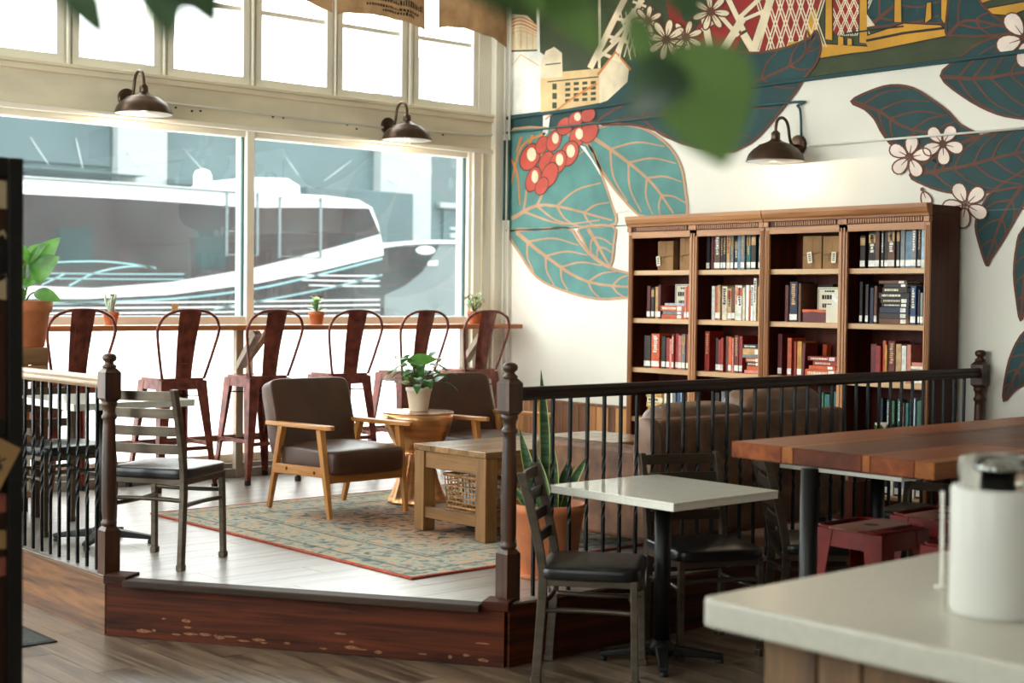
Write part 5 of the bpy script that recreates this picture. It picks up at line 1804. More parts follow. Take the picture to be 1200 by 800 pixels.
# ------------------------------------------------------------------ big snake plant
q = on_z(643, 591, P + .335)
sp = thing('snake_plant', 'tall snake plant in a large terracotta pot between railing and coffee table', 'plant', (q.x, q.y, P))
rr_ = .178
MB().lathe([(.125, 0), (.13, .006), (.168, .30), (rr_, .302), (rr_ + .003, .345), (.166, .345), (.160, .29)], 40).build('pot', M['terracotta'], sp)
MB().lathe([(.165, 0.0), (.17, .018), (.15, .02)], 32).build('saucer', M['terracotta'], sp)
MB().lathe([(0, .300), (.160, .295)], 24).build('soil', M['soil'], sp)
M['snake'] = plain('snake', (30, 62, 38), 0.4, var=0.35, scale=(6, 6, 60), c2=(74, 110, 66))
M['snake_edge'] = plain('snake_edge', (168, 178, 96), 0.5)
def blade(px, py, wid, bx, by, lean=0.0):
    d0 = _f
    depth = (Vector((sp.location.x, sp.location.y, P + .5)) - CAM).dot(_f)
    tip = CAM + ray(px, py) * depth
    tip = tip - Vector(sp.location)
    base = Vector((bx, by, .295))
    mid = base.lerp(tip, .55) + Vector((lean, 0, 0))
    ps = smooth([base, mid, tip], 6)
    s = (_r * 1.0).normalized()
    nf = -Vector((_f.x, _f.y, 0)).normalized()
    mb = MB()
    vs, fs, k = [], [], len(ps)
    for i, p in enumerate(ps):
        t = i / (k - 1)
        w = wid / 2 * (.75 + .35 * math.sin(PI * min(1, t * 1.1))) * (1 - t ** 5) + .0006
        vs += [p - s * w + nf * w * .25, p - s * w * .80 + nf * w * .16, p, p + s * w * .80 + nf * w * .16, p + s * w + nf * w * .25]
    for i in range(k - 1):
        for j in range(4):
            fs.append((5 * i + j, 5 * i + j + 1, 5 * i + 6 + j, 5 * i + 5 + j))
    n0 = len(fs)
    mb.add(vs, fs, 0, True)
    for i in range(n0):
        mb.mi[i] = 1 if i % 4 in (0, 3) else 0
    return mb.build('leaf', [M['snake'], M['snake_edge']], sp)
for a in ((634, 433, .046, .0, .02, .01), (609, 502, .05, -.06, .0), (648, 520, .045, .01, -.03), (628, 530, .05, -.03, -.04), (665, 540, .05, .05, .0), (689, 533, .045, .07, -.02, -.02), (674, 545, .04, .04, .05), (620, 560, .04, -.07, -.05), (652, 548, .045, .02, .06), (600, 566, .035, -.08, .03)):
    blade(*a)

# ------------------------------------------------------------------ plants on the bar
def bar_pot(px, label, r=.052, h=.088):
    p = on_y(px, 379, 9.12)
    t = thing('potted_plant', label, 'plant', (p.x, 9.12, P + 1.1045), 0, 'small terracotta pots on the window bar')
    MB().lathe([(r * .72, 0), (r * .74, .003), (r * .95, h * .70), (r * 1.04, h * .71), (r * 1.06, h), (r * .95, h), (r * .9, h * .75)], 24).build('pot', M['terracotta'], t)
    MB().lathe([(0, h * .86), (r * .93, h * .84)], 18).build('soil', M['soil'], t)
    MB().tube([(.02, .01, h * .8), (.02, .012, h + .10)], .0025, 5).box((.0, .008, h + .10), (.045, .016, h + .118)).build('plant_tag', M['rail_wood'], t)
    return t
b1 = bar_pot(130, 'small terracotta pot with spindly grey cactus on the bar behind the first stool')
r_ = random.Random(2)
for i in range(7):
    an = r_.uniform(0, 2 * PI)
    L = r_.uniform(.06, .13)
    p0 = Vector((r_.uniform(-.015, .015), r_.uniform(-.015, .015), .075))
    p1 = p0 + Vector((.3 * L * math.cos(an), .3 * L * math.sin(an), L))
    mb = MB().tube(smooth([p0, p0.lerp(p1, .5) + Vector((.01 * math.cos(an), 0, 0)), p1], 4), .006, 6)
    for k in range(3):
        c = p0.lerp(p1, .4 + .2 * k)
        mb.tube([c, c + Vector((r_.uniform(-.03, .03), r_.uniform(-.02, .02), .03))], .004, 5)
    mb.build('cactus_stem', M['leaf_grey'], b1)
b2 = bar_pot(371, 'small terracotta pot with pale rounded leaves on the bar, fourth stool beside it', .058, .095)
for i in range(12):
    an = 2 * PI * i / 12 + r_.uniform(-.2, .2)
    z = .10 + .10 * r_.random()
    R_ = r_.uniform(.03, .06)
    c, s_ = math.cos(an), math.sin(an)
    MB().tube([(0, 0, .085), (c * R_ * .5, s_ * R_ * .5, z)], .003, 5).leaf((c * R_ * .3, s_ * R_ * .3, z - .01), (c * (R_ + .025), s_ * (R_ + .025), z + r_.uniform(0, .04)), .05, arch=.1, peak=.5, mi=1).build('leaf', [M['stem'], M['leaf_pale'] if i % 3 else M['leaf_lit']], b2)
b3 = bar_pot(556, 'small terracotta pot with bushy silver-green sprigs on the bar by the last stool', .06, .10)
for i in range(26):
    an = r_.uniform(0, 2 * PI)
    R_ = r_.uniform(.02, .10)
    z = .13 + r_.uniform(0, .10)
    c, s_ = math.cos(an), math.sin(an)
    q = Vector((c * R_, s_ * R_, z))
    mb = MB().tube(smooth([(0, 0, .085), q * .6 + Vector((0, 0, .05)), q], 3), .002, 5)
    for k in range(3):
        d_ = Vector((r_.uniform(-1, 1), r_.uniform(-1, 1), r_.uniform(.2, 1))).normalized()
        mb.leaf(q - d_ * .005 * k, q + d_ * .035, .022, arch=.1, peak=.5, mi=1)
    mb.build('sprig', [M['stem'], M['leaf_grey'] if i % 2 else M['leaf_pale']], b3)
# big plant on the wooden crate stand at the left
cx0 = on_y(57, 407, 8.2)
zt = cx0.z
cr = thing('crate_stand', 'rough wooden crate stand with packed shelves behind the short railing', 'stand', (cx0.x - .44, 8.2, P))
CHt = zt - P
MB().box((0, 0, CHt - .10), (.44, .36, CHt)).build('top_board', M['rail_wood'], cr, .004)
MB().box((.01, .0, CHt - .20), (.43, .02, CHt - .103)).build('front_board', M['rail_wood'], cr, .004)
for x in (0.0, .365):
    for y in (.005, .285):
        MB().box((x, y, 0), (x + .075, y + .07, CHt - .10)).build('post', M['dark_wood'], cr, .003)
for z in (.12, .45):
    MB().box((.0, .02, z), (.435, .34, z + .03)).build('shelf', M['rail_wood'], cr, .003)
MB().box((.0, .345, .05), (.435, .358, CHt - .1)).build('back_board', M['dark_wood'], cr)
r_ = random.Random(9)
gw = ('lowest', 'middle', 'upper')
k = 0
for z, zn in ((.15, 'lower'), (.48, 'upper')):
    for i in range(3):
        x = .075 + i * .098
        h = (.22 + .02 * i) if zn == 'upper' else .17 + .02 * i
        o = MB().box((0, 0, 0), (.09, .14, h)).build('coffee_bag', [BM['white'], BM['orange'], BM['cream']][(i + k) % 3], bevel=.012, seg=2)
        o.location = (cr.location.x + x, cr.location.y + .06, P + z + .0005)
        tag(o, '%s packet, %s from left on the %s shelf of the crate stand' % (['white', 'orange', 'cream'][(i + k) % 3], ORD[i], zn), 'packet', 'packets on the crate stand')
        MB().box((.015, -.002, h * .3), (.075, 0, h * .7)).build('label_patch', [BM['orange'], BM['white'], BM['brown']][(i + k) % 3], o)
    k += 1
lp = thing('potted_plant', 'broad-leaved green plant in a large terracotta pot on the crate stand', 'plant', (on_y(27, 405, 8.36).x, 8.36, zt))
ph = (on_y(27, 352, 8.36) - on_y(27, 406, 8.36)).z
MB().lathe([(.118, 0), (.122, .004), (.150, ph * .74), (.166, ph * .76), (.170, ph), (.155, ph), (.15, ph * .8)], 36).build('pot', M['terracotta'], lp)
MB().lathe([(0, ph * .9), (.152, ph * .88)], 24).build('soil', M['soil'], lp)
dl = (Vector((lp.location.x, lp.location.y, zt + .3)) - CAM).dot(_f)
def pleaf(b, t, w, up=(-.4, -.9, .3), arch=.06, mt='leaf_lit'):
    pb = CAM + ray(*b) * dl - Vector(lp.location)
    pt_ = CAM + ray(*t) * (dl - .12) - Vector(lp.location)
    mb = MB().tube(smooth([(0, 0, ph * .85), Vector((pb.x * .5, pb.y * .5, (ph * .85 + pb.z) / 2 + .02)), pb], 4), .005, 6)
    mb.leaf(pb, pt_, w, up=up, arch=arch, n=10, mi=1).build('leaf', [M['stem'], M[mt]], lp)
for a in (((36, 318), (71, 278), .13), ((35, 325), (70, 301), .16), ((40, 342), (72, 353), .085), ((28, 312), (26, 285), .10), ((22, 335), (44, 331), .07), ((26, 330), (5, 305), .10), ((24, 318), (0, 330), .09), ((30, 305), (55, 286), .09), ((30, 340), (10, 355), .07)):
    pleaf(*a)

# ------------------------------------------------------------------ barn lamps
def barn_lamp(label, base, out, rot):
    """Local -Y points into the room; the round plate sits on the wall at the origin."""
    t = thing('barn_lamp', label, 'lamp', base, rot, 'gooseneck barn lamps')
    B = M['bronze']
    pl = MB()
    pl.lathe([(.068, 0), (.068, .012), (.055, .02), (0, .022)], 24)
    o = pl.build('wall_plate', B, t)
    o.rotation_euler = (PI / 2, 0, 0)
    arm = smooth([(0, -.01, 0), (0, -.05, -.008), (0, -.085, .01), (0, -.105, .06), (0, -.115, .11), (0, -.14, .152), (0, -.185, .168), (0, -.228, .15), (0, -.245, .11), (0, -.248, .06)], 5)
    MB().tube(arm, .0105, 10).build('gooseneck', B, t)
    c = (0, -.248, 0)
    MB().lathe([(.026, .012), (.030, .018), (.030, .062), (.020, .068), (.018, .075)], 20, c).build('socket_cap', B, t)
    MB().lathe([(.030, .02), (.044, .008), (.07, -.004), (.112, -.018), (.118, -.026), (.150, -.048), (.178, -.080), (.192, -.118), (.196, -.128), (.190, -.128), (.172, -.082), (.145, -.052), (.112, -.030), (.06, -.010)], 40, c).build('shade', B, t)
    MB().lathe([(.190, -.1275), (.1885, -.122), (.170, -.084), (.143, -.055), (.108, -.033), (.03, -.012), (.0, -.011)], 40, c).build('shade_lining', M['enamel'], t)
    ld = bpy.data.lights.new('bulb_light', 'POINT')
    ld.energy = 12.0
    ld.color = (1.0, .78, .52)
    ld.shadow_soft_size = .03
    lo_ = bpy.data.objects.new('bulb_light', ld)
    COL.objects.link(lo_)
    lo_.parent = t
    lo_.location = (0, -.248, -.115)
    MB().lathe([(.014, -.012), (.016, -.035), (.030, -.060), (.031, -.078), (.020, -.098), (0, -.104)], 18, c).build('bulb', M['bulb'], t)
    return t
p1 = on_y(148.5, 115.5, 9.28)
l1 = barn_lamp('bronze gooseneck lamp on the cream fascia nearest the left of the window', p1, .25, 0)
p2 = on_y(454.5, 148, 9.28)
dup(l1, p2, 0, 'bronze gooseneck lamp on the cream fascia nearest the room corner')
p3 = on_x(936, 170, 8.0)
dup(l1, p3, -PI / 2, 'bronze gooseneck lamp on the mural wall above the bookcases')

# ------------------------------------------------------------------ burlap sacks hung along the window head
M['burlap'] = leafy('burlap', (142, 120, 96), (178, 154, 126), 9, .9, .4)
M['burlap_print'] = plain('burlap_print', (48, 40, 34), 0.9)
def sack(px0, px1, yl, ym, yr, label, text, Y):
    a, b = on_y(px0, yl, Y), on_y(px1, yr, Y)
    t = thing('burlap_sack', label, 'sack', ((a.x + b.x) / 2, Y, 4.55), 0, 'burlap sacks hung along the window head')
    w = (b.x - a.x) / 2
    zm = on_y((px0 + px1) / 2, ym, Y).z - 4.55
    zl, zr = a.z - 4.55, b.z - 4.55
    def bottom(u):
        base = zl + (zr - zl) * u
        return base + (zm - (zl + zr) / 2) * (4 * u * (1 - u)) ** .7
    def f(side):
        def g(u, v):
            x = (u * 2 - 1) * w * (1 - .03 * math.sin(PI * v))
            z = bottom(u) * v
            bulge = .055 * math.sin(PI * min(1, v * 1.0)) ** .5 * (1 - (u * 2 - 1) ** 4)
            rip = .012 * math.sin(u * 17 + v * 4) * v + .008 * math.sin(u * 31)
            return (x, side * (-bulge) + rip, z)
        return g
    mb = MB()
    mb.grid(f(1), 22, 14)
    g2 = f(-1)
    mb.grid(lambda u, v: g2(1 - u, v), 22, 14)
    s_ = mb.build('sack', M['burlap'], t)
    MB().tube([(-w, .03, .03), (w, .03, .03)], .012, 8).build('hanging_rod', M['bronze'], t)
    if text:
        gp = f(1)
        for row_, (v, u0, u1, h) in enumerate(text):
            mb = MB()
            u = u0
            rr = random.Random(row_ + 3)
            while u < u1:
                du = rr.uniform(.012, .026)
                q0, q1 = Vector(gp(u, v)), Vector(gp(u + du, v))
                e = Vector((0, -.004, 0))
                hh = Vector((0, 0, h))
                mb.add([q0 + e, q1 + e, q1 + e + hh, q0 + e + hh], [(0, 1, 2, 3)])
                u += du + .008
            mb.build('stencil_line', M['burlap_print'], s_)
sack(250, 390, -34, -12, 15, 'burlap coffee sack at the left end of the window head, mostly above view', None, 9.12)
sack(395, 499, 17, 19, 36, 'burlap coffee sack with stencilled print hung in the middle', [(.955, .48, .84, .028), (.92, .3, .9, .02), (.87, .25, .95, .05)], 9.12)
sack(513, 594.5, 34, 36, 57, 'burlap coffee sack hung against the room corner, no print on it', None, 9.12)
for xw in (on_y(508, 5, 9.12).x, on_y(393, 3, 9.12).x):
    pass

# ------------------------------------------------------------------ foreground counter and canister
zc = .95
q = on_z(818, 699, zc)
kx, ky = q.x, q.y
fc = thing('service_counter', 'pale stone service counter on a rough plank base close to the camera', 'counter', (kx, ky, 0))
CX, CY = 2.3, 2.6
r0_ = .035
pts = [(r0_ - r0_ * math.cos(a * PI / 12), -(r0_ - r0_ * math.sin(a * PI / 12))) for a in range(7)]
poly = [(0, -CY), (CX, -CY), (CX, 0)] + [(x, y) for x, y in reversed(pts)]
MB().prism(poly, zc - .062, zc).build('counter_top', M['counter_stone'], fc, .008, 3)
cb = wood('counter_plank', (84, 62, 44), (146, 112, 78), 2, 12, .06, .6, .25, .25)
x0, y1_ = .10, -.10
MB().box((x0 + .025, -CY, 0), (CX, y1_ - .025, zc - .064)).build('carcass', M['floor_base'], fc)
y = y1_
i = 0
while y > -CY + .1:
    w = (.14, .11, .16, .12)[i % 4]
    MB().box((x0, y - w + .006, .06), (x0 + .024, y, zc - .064)).build('plank', cb, fc, .003, 1)
    y -= w
    i += 1
x = x0 + .026
while x < CX - .14:
    w = (.13, .16, .11)[i % 3]
    MB().box((x, y1_ - .024, .06), (x + w - .006, y1_, zc - .064)).build('plank', cb, fc, .003, 1)
    x += w
    i += 1
q = on_z(1167, 728, zc)
dq = Vector((q.x, q.y, 0)).normalized()
cn = thing('canister', 'white lidded canister standing on the service counter', 'canister', (q.x + dq.x * .085, q.y + dq.y * .085, zc + .0005))
dc = (Vector(cn.location) - CAM).dot(_f)
hc = 148 / F_PX * dc
rc_ = .5 * 108 / F_PX * dc
M['ceramic'] = plain('ceramic', (226, 226, 220), 0.35)
M['clear'] = None
mt, nt, b = new_mat('clear_glass')
b.inputs['Base Color'].default_value = (0.8, .82, .78, 1)
b.inputs['Roughness'].default_value = 0.05
b.inputs['Transmission Weight'].default_value = 1.0
b.inputs['IOR'].default_value = 1.3
M['clear'] = mt
M['chrome'] = plain('chrome', (200, 204, 206), 0.12, 1.0)
MB().lathe([(rc_ * .94, 0), (rc_ * .97, .004), (rc_, .012), (rc_, hc - .006), (rc_ * .97, hc), (rc_ * .8, hc)], 48).build('body', M['ceramic'], cn)
MB().lathe([(rc_ * .86, hc), (rc_ * .86, hc + .05), (rc_ * .80, hc + .062), (rc_ * .3, hc + .066), (0, hc + .066)], 40).build('lid', M['clear'], cn)
MB().lathe([(.030, hc), (.028, hc + .034), (.040, hc + .036), (.042, hc + .044), (0, hc + .046)], 20, (-.02, -.01, 0)).build('steel_plunger', M['chrome'], cn)
q = on_z(1104, 690, zc)
cs = thing('standing_card', 'narrow white card stand beside the canister on the counter', 'card', (q.x, q.y, zc + .0005), math.atan2(q.y, q.x) + .25)
MB().beam((0, 0, .0), (.012, 0, .215), .006, .012, up=(1, 0, 0)).box((-.004, -.012, 0), (.022, .012, .005)).build('card', BM['white'], cs, .001, 1)

# ------------------------------------------------------------------ notice board at the left edge
bx = on_y(22.5, 400, 3.9).x
zt_ = on_y(15, 186, 3.9).z
nb = thing('notice_board', 'tall dark framed notice board with flyers at the left edge of the room', 'board', (bx, 3.9, 0))
M['black_paint'] = plain('black_paint', (14, 13, 13), 0.5)
M['board_wood'] = wood('board_wood', (44, 22, 12), (78, 42, 24), 2, 10, .06, .5, .1)
MB().box((-.042, -.03, 0), (0, .05, zt_)).build('post', M['black_paint'], nb, .004)
MB().box((-1.0, -.03, 0), (-.958, .05, zt_)).build('post', M['black_paint'], nb, .004)
MB().box((-.958, -.03, zt_ - .05), (-.042, .05, zt_)).build('top_frame', M['black_paint'], nb, .004)
MB().box((-.958, -.01, .30), (-.042, .03, zt_ - .05)).build('panel', M['board_wood'], nb)
MB().box((-.958, -.03, .24), (-.042, .05, .30)).build('bottom_frame', M['black_paint'], nb, .004)
MB().box((-.958, -.02, 1.19), (-.042, .0, 1.235)).build('cross_rail', M['black_paint'], nb, .004)
MB().box((-1.03, -.16, 0), (-.93, .18, .03)).build('foot', M['black_paint'], nb, .006)
MB().box((-.07, -.16, 0), (.03, .18, .03)).build('foot', M['black_paint'], nb, .006)
M['flyer_tan'] = plain('flyer_tan', (176, 138, 92), 0.8, var=.05)
M['flyer_pink'] = plain('flyer_pink', (150, 82, 70), 0.8, var=.1)
M['flyer_plum'] = plain('flyer_plum', (98, 58, 84), 0.7, var=.2)
M['flyer_cream'] = plain('flyer_cream', (196, 172, 136), 0.8, var=.06)
def flyer(px, py, w, h, rot, mt, label, printed=None):
    c = on_y(px, py, 3.888)
    o = MB().box((-w / 2, -.0015, -h / 2), (w / 2, .0005, h / 2)).build('flyer', M[mt])
    o.location = (c.x, 3.866 if printed == 'text' else 3.887, c.z)
    o.rotation_euler = (0, rot, 0)
    tag(o, label, 'flyer', 'flyers on the notice board')
    if printed == 'text':
        cu_ = bpy.data.curves.new('print', 'FONT')
        cu_.body = 'OCK'
        cu_.size = .05
        cu_.align_x = 'RIGHT'
        cu_.extrude = .0004
        tmp = bpy.data.objects.new('lettering', cu_)
        COL.objects.link(tmp)
        me_ = bpy.data.meshes.new_from_object(tmp.evaluated_get(bpy.context.evaluated_depsgraph_get()))
        bpy.data.objects.remove(tmp)
        q_ = bpy.data.objects.new('lettering', me_)
        COL.objects.link(q_)
        me_.materials.clear()
        me_.materials.append(M['ink'])
        q_.parent = o
        q_.location = (w / 2 - .018, -.0024, h / 2 - .075)
        q_.rotation_euler = (PI / 2, 0, 0)
        MB().box((-w * .4, -.0022, h * .02), (w * .3, -.0015, h * .06)).box((-w * .4, -.0022, -h * .1), (w * .25, -.0015, -h * .06)).build('print_lines', M['ink'], o)
    if printed == 'photo':
        MB().box((-w * .42, -.0022, -h * .42), (w * .42, -.0015, h * .42)).build('print', M['black_paint'], o)
flyer(-16, 541, .12, .14, .5, 'flyer_tan', 'tilted tan flyer with dark lettering on the notice board', 'text')
flyer(-2, 302, .11, .11, -.62, 'flyer_cream', 'tilted dark snapshot with pale border on the notice board', 'photo')
flyer(-1, 228, .06, .075, .0, 'flyer_cream', 'pale portrait print near the top of the notice board')
flyer(-2, 336, .05, .065, .1, 'flyer_cream', 'small cream slip below the dark snapshot on the notice board')
flyer(-4, 590, .08, .05, .0, 'flyer_pink', 'dull pink flyer below the tilted tan flyer on the notice board')
flyer(-3, 632, .06, .05, .1, 'flyer_tan', 'orange tan leaflet in the lower half of the notice board')
flyer(-2, 665, .06, .05, -.15, 'flyer_pink', 'reddish leaflet low on the notice board')
pl_ = on_y(25, 520, 3.94)
o = MB().box((.0, -.03, -.12), (.006, .04, .13)).build('flyer', M['flyer_plum'])
o.location = (bx + .004, 3.92, on_y(24, 520, 3.92).z)
tag(o, 'plum coloured leaflet hanging on the outer side of the board post', 'flyer', 'flyers on the notice board')

# door mat
q = on_z(60, 752, 0)
dm = thing('door_mat', 'dark grey ribbed floor mat at the left below the platform', 'mat', (q.x, q.y, .0005))
M['mat'] = plain('mat', (62, 64, 64), .95, var=.25, scale=(60, 60, 60))
MB().box((-.62, 0, 0), (0, .42, .008)).build('pile', M['mat'], dm, .003, 1)
MB().box((-.64, -.02, 0), (.02, 0, .006)).box((-.64, .42, 0), (.02, .44, .006)).box((0, 0, 0), (.02, .42, .006)).box((-.64, 0, 0), (-.62, .42, .006)).build('border', M['rubber'], dm)

# ------------------------------------------------------------------ hanging vines near the camera
M['vine'] = leafy('vine', (64, 94, 48), (100, 128, 74), 12, trans=.5)
M['vine_dark'] = leafy('vine_dark', (40, 58, 38), (66, 88, 60), 14, trans=.4)
def vine_plant(label, px, dist, leaves, stems):
    top = CAM + ray(px, -160) * dist
    t = thing('hanging_vine', label, 'plant', (top.x, top.y, top.z))
    loc = Vector(t.location)
    MB().lathe([(.06, .02), (.085, .03), (.11, .15), (.115, .15), (.115, .17), (.10, .17), (.09, .05)], 28).build('pot', M['pot_white'], t)
    for k in range(3):
        an = k * 2 * PI / 3
        MB().tube([(.11 * math.cos(an), .11 * math.sin(an), .16), (0, 0, .75), (0, 0, 5.0 - loc.z)], .003, 5).build('hanger_cord', M['twine'], t)
    def at(p):
        return CAM + ray(p[0], p[1]) * (dist + (p[2] if len(p) > 2 else 0)) - loc
    for st in stems:
        MB().tube(smooth([Vector((0, 0, .12)), Vector((0, 0, .17)) + (at(st[0]) * .3)] + [at(p) for p in st], 5), .0028, 6).build('stem', M['stem'], t)
    for b_, tp, w, mt, up in leaves:
        MB().leaf(at(b_), at(tp), w, up=up, arch=.10, n=12, fold=.22, peak=.36).build('leaf', M[mt], t)
UPV = tuple(-_f)
vine_plant('trailing vine plant hanging close to the camera before the mural', 690, 1.25,
           [((788, 52), (850, 196, .03), .102, 'vine', (-.5, -.9, .3)), ((800, 75, -.02), (738, 138, -.02), .055, 'vine_dark', (-.9, -.6, .3)), ((742, 14), (758, 92), .026, 'vine', (-.6, -.8, -.1)),
            ((640, -15), (706, 66), .040, 'vine', (-.5, -.8, .2)), ((790, -40), (812, 27), .050, 'vine_dark', UPV), ((500, -60, .02), (640, 22), .090, 'vine', (-.3, -.8, .5)), ((540, -30), (610, 26), .050, 'vine_dark', (-.4, -.6, .6)),
            ((672, -70), (600, -10), .07, 'vine', (.0, -.6, .8))],
           [[(640, -15), (700, -5), (742, 14), (770, 45), (795, 62)], [(690, -60), (600, -40), (540, -30)], [(700, -60), (790, -40)]])
vine_plant('dark trailing leaves hanging close to the camera before the upper window', 150, 1.15,
           [((70, -50), (128, 54), .036, 'vine_dark', (-.6, -.75, .1)), ((188, -40), (256, 38), .055, 'vine_dark', (.0, -.95, .3)), ((186, -60), (200, 50), .050, 'vine_dark', (-.6, -.75, .1))],
           [[(120, -80), (72, -30)], [(170, -80), (205, -25)]])

# ------------------------------------------------------------------ stickers on the glass
for px, py, w, h, mt, lb in ((205, 360, .05, .05, 'flyer_tan', 'small square tan sticker on the window glass above the bar'), (267, 213, .0, 0, None, None)):
    if mt:
        c = on_y(px, py, 9.383)
        o = MB().box((-w / 2, 0, -h / 2), (w / 2, .0015, h / 2)).build('window_sticker', M['flyer_tan'])
        o.location = (c.x, 9.3832, c.z)
        tag(o, lb, 'sticker')

# ------------------------------------------------------------------ street outside
structure(MB().box((-30, 9.76, -.3), (60, 13.4, -.02)), 'sidewalk', M['concrete'])
structure(MB().box((-30, 13.4, -.4), (60, 29.5, -.17)), 'street', M['asphalt'])
YB = 30.0
M['bld'] = plain('bld', (58, 74, 77), 0.8, var=0.06, scale=(.5, .5, .5))
M['bld_dark'] = plain('bld_dark', (46, 62, 66), 0.8, var=0.06, scale=(.5, .5, .5))
M['bld_white'] = plain('bld_white', (118, 124, 124), 0.7)
bd = thing('street_building', 'long grey-green building across the street with white pilasters', 'building', (20, YB, -.2))
MB().box((-30, 0, 0), (24, 6, 6.3)).build('wall', M['bld'], bd)
def bpart(name, px0, py0, px1, py1, t0, t1, mt):
    a, b_ = on_y(px0, py0, YB - t1), on_y(px1, py1, YB - t1)
    return MB().box((a.x - 20, -t1, b_.z + .2), (b_.x - 20, -t0, a.z + .2)).build(name, M[mt], bd, .02, 1)
bpart('pilaster', 139, 60, 195, 500, 0, .35, 'bld_white')
bpart('pilaster', 448, 60, 503, 500, 0, .35, 'bld_white')
bpart('wall_panel', -60, 130, 130, 196, 0, .12, 'bld_dark')
bpart('canopy', -60, 190, 173, 206, 0, .9, 'bld')
bpart('canopy', 205, 208, 262, 220, 0, .7, 'bld_dark')
bpart('parapet', 360, 218, 484, 300, 0, .5, 'bld_dark')
bpart('window_ledge', 516, 237, 620, 250, 0, .2, 'bld_white')
bpart('window_bay', 520, 240, 640, 300, 0, .1, 'bld_dark')
for a, b_ in (((33, 157), (57, 193)), ((88, 158), (97, 197)), ((140, 166), (163, 197)), ((215, 175), (243, 205)), ((445, 205), (473, 222)), ((335, 185), (350, 205)), ((412, 188), (380, 212))):
    p_, q_ = on_y(a[0], a[1], YB - .02), on_y(b_[0], b_[1], YB - .85)
    L0 = Vector((20, YB, -.2))
    MB().tube([p_ - L0, q_ - L0], .013, 6).build('tie_rod', M['bld_white'], bd)

for a in ((528, 266, 545, 271), (528, 273, 544, 280), (547, 274, 553, 280)):
    bpart('sign_panel', *a, 0, .15, 'bld_white')
# coach parked across the street
YC = 22.0
M['coach_white'] = plain('coach_white', (190, 194, 194), 0.3, coat=.4)
M['coach_dark'] = plain('coach_dark', (14, 22, 26), 0.12, var=.1, scale=(.6, .6, .6), spec=.8)
M['coach_glass'] = plain('coach_glass', (10, 16, 20), 0.04, spec=1.0, bump=.05, bscale=1.6)
M['coach_teal'] = plain('coach_teal', (110, 150, 154), 0.3)
M['coach_grey'] = plain('coach_grey', (86, 96, 98), 0.4)
co = thing('coach', 'large white and black coach with sweeping stripes parked across the street', 'bus', (12, YC, -.17))
L0 = Vector((12, YC, -.17))
def cp2(px, py, off=0.0):
    q_ = on_y(px, py, YC) - L0
    return (q_.x, q_.z)
def panel(name, pts, y0, y1, mt, sm=False):
    pp_ = [cp2(*p) for p in pts]
    return MB().slab(pp_, y0, y1).build(name, M[mt], co)
def strip(pts, wpx, name, mt, y0=-.03, y1=-.012):
    up_, dn = [], []
    ps = [(p.x, p.y) for p in smooth([Vector((a, b_, 0)) for a, b_ in pts], 4)]
    for x, y in ps:
        up_.append(cp2(x, y - wpx / 2))
        dn.append(cp2(x, y + wpx / 2))
    n_ = len(ps)
    mb = MB()
    vs = [(a, y0, z) for a, z in up_] + [(a, y0, z) for a, z in dn] + [(a, y1, z) for a, z in up_] + [(a, y1, z) for a, z in dn]
    fs = [(i, i + 1, n_ + i + 1, n_ + i) for i in range(n_ - 1)] + [(i + 1, i, 2 * n_ + i, 2 * n_ + i + 1) for i in range(n_ - 1)] + [(n_ + i, n_ + i + 1, 3 * n_ + i + 1, 3 * n_ + i) for i in range(n_ - 1)]
    mb.add(vs, fs)
    return mb.build(name, M[mt], co)
body = [(-220, 186), (25, 206), (150, 214), (290, 224), (380, 229), (420, 234), (436, 243), (443, 262), (449, 290), (450, 330), (450, 395), (-220, 400)]
panel('body', body, 0, 2.5, 'coach_white')
panel('window_band', [(-220, 218), (25, 227), (150, 233), (225, 238), (290, 243), (375, 243), (432, 244), (440, 262), (445, 274), (400, 287), (340, 303), (290, 315), (200, 330), (110, 337), (25, 334), (-220, 332)], -.012, 0, 'coach_glass')
panel('lower_panel', [(-220, 350), (25, 350), (100, 350), (200, 345), (300, 332), (380, 316), (449, 299), (450, 330), (450, 395), (-220, 400)], -.012, 0, 'coach_dark')
strip([(40, 308), (110, 306), (150, 309), (182, 314)], 1.8, 'stripe', 'coach_teal')
strip([(80, 335), (110, 320), (150, 312), (180, 313)], 2.0, 'stripe', 'coach_teal')
strip([(48, 334), (60, 328), (75, 321)], 1.6, 'stripe', 'coach_teal')
for k, yy in enumerate((320, 326)):
    strip([(40, yy), (150, yy + 1), (215, yy + 1)], 1.3, 'stripe', 'coach_teal')
for k, yy in enumerate((355, 361, 367, 373)):
    strip([(0, yy), (150, yy - .5), (300, yy - 2), (444, yy - 4)], 1.6, 'stripe', 'coach_white')
for k, yy in enumerate((322, 328, 334)):
    strip([(345 + 8 * k, yy), (400, yy + 1), (444, yy + 1)], 1.4, 'stripe', 'coach_white')
strip([(60, 356), (200, 350), (300, 338), (380, 320), (447, 303)], 2.2, 'stripe', 'coach_teal')
strip([(250, 362), (330, 348), (400, 334), (447, 322)], 2.0, 'stripe', 'coach_teal')
strip([(-100, 203), (25, 208), (150, 216), (290, 226)], 2.0, 'roof_gutter', 'coach_grey', -.03, 0)
def wframe(x0, y0, x1, y1, mid):
    mb = MB()
    for a, b_ in (((x0, y0), (x1, y0 + 2.5)), ((x0, y1 - 2.5), (x1, y1)), ((x0, y0), (x0 + 2, y1)), ((x1 - 2, y0), (x1, y1)), ((x0, mid), (x1, mid + 2.5))):
        p0, p1 = cp2(*a), cp2(*b_)
        mb.box((p0[0], -.035, p1[1]), (p1[0], -.012, p0[1]))
    mb.build('window_frame', M['coach_grey'], co)
wframe(264, 225, 302, 300, 270)
wframe(326, 231, 376, 302, 272)
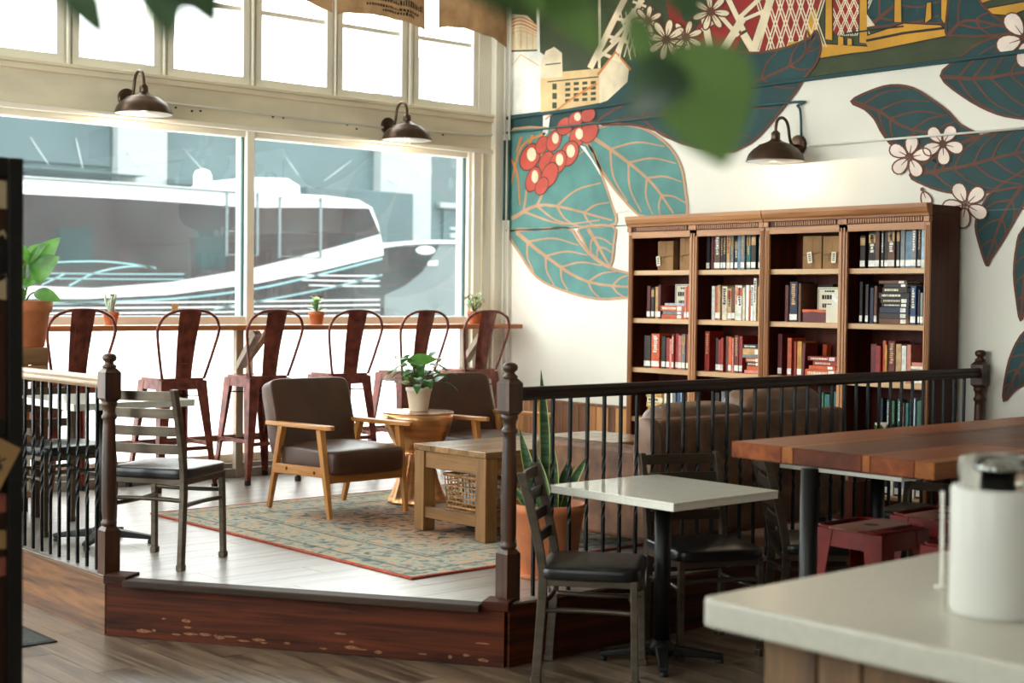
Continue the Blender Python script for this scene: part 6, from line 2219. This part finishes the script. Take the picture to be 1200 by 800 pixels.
pz = panel('roof_unit', [(268, 224), (300, 208), (310, 206), (355, 207), (369, 216), (370, 226)], .5, 2.0, 'coach_white')
q_ = cp2(265, 206)
MB().lathe([(.16, -.15), (.16, .06), (.12, .15), (0, .19)], 16, (q_[0], .8, q_[1] - .02)).build('roof_vent', M['coach_white'], co)
q_ = cp2(12, 195)
MB().box((q_[0] - 1.6, .5, q_[1] - .22), (q_[0] + .1, 2.0, q_[1] + .12)).build('roof_unit', M['coach_white'], co, .05, 2)
# low nose section ahead of the passenger body
panel('nose', [(450, 288), (470, 284), (520, 282), (600, 284), (660, 300), (670, 395), (450, 395)], .15, 2.3, 'coach_grey')
panel('nose_graphic', [(455, 290), (520, 287), (512, 300), (500, 318), (480, 334), (455, 346)], .135, .15, 'coach_dark')
panel('body_graphic', [(395, 340), (450, 332), (450, 352), (420, 350)], -.02, -.011, 'coach_dark')
strip([(450, 289), (475, 285), (520, 283), (600, 285)], 4, 'nose_trim', 'coach_white', .10, .15)
panel('emblem', [(503 + 11 * math.cos(-k * PI / 8), 293 + 5 * math.sin(-k * PI / 8)) for k in range(16)], .11, .135, 'coach_white')
panel('emblem', [(507, 306), (518, 305), (517, 311), (506, 311)], .12, .15, 'coach_white')
for x in (-6, 2.2, 6.8):
    o = MB().lathe([(.30, 0), (.48, .01), (.5, .05), (.5, .25), (.48, .28)], 28).build('wheel', M['rubber'], co)
    o.location = (x, -.02, .5)
    o.rotation_euler = (-PI / 2, 0, 0)

# ------------------------------------------------------------------ pendants added as unseen fill lamps in the back half of the room
def pendant(label, x, y, z, power):
    t = thing('fill_pendant', label, 'lamp', (x, y, z), 0, 'added fill lamps over the service area')
    MB().lathe([(.03, .20), (.05, .19), (.16, .08), (.20, 0), (.19, 0), (.15, .075), (.04, .17)], 32).build('shade', M['bronze'], t)
    MB().lathe([(0, .09), (.03, .08), (.045, .04), (.03, .005), (0, 0)], 16).build('bulb', emit('fill_bulb', (255, 218, 170), power), t)
    MB().tube([(0, 0, .19), (0, 0, 5.0 - z)], .004, 6).build('cord', M['black_metal'], t)
pendant('added fill pendant, out of view above the service counter', 2.6, .2, 2.6, 30)
pendant('added fill pendant, out of view over the floor left of the counter', .2, -1.4, 2.7, 20)
pendant('added fill pendant, out of view beyond the high wooden table', 5.6, 1.2, 2.7, 20)
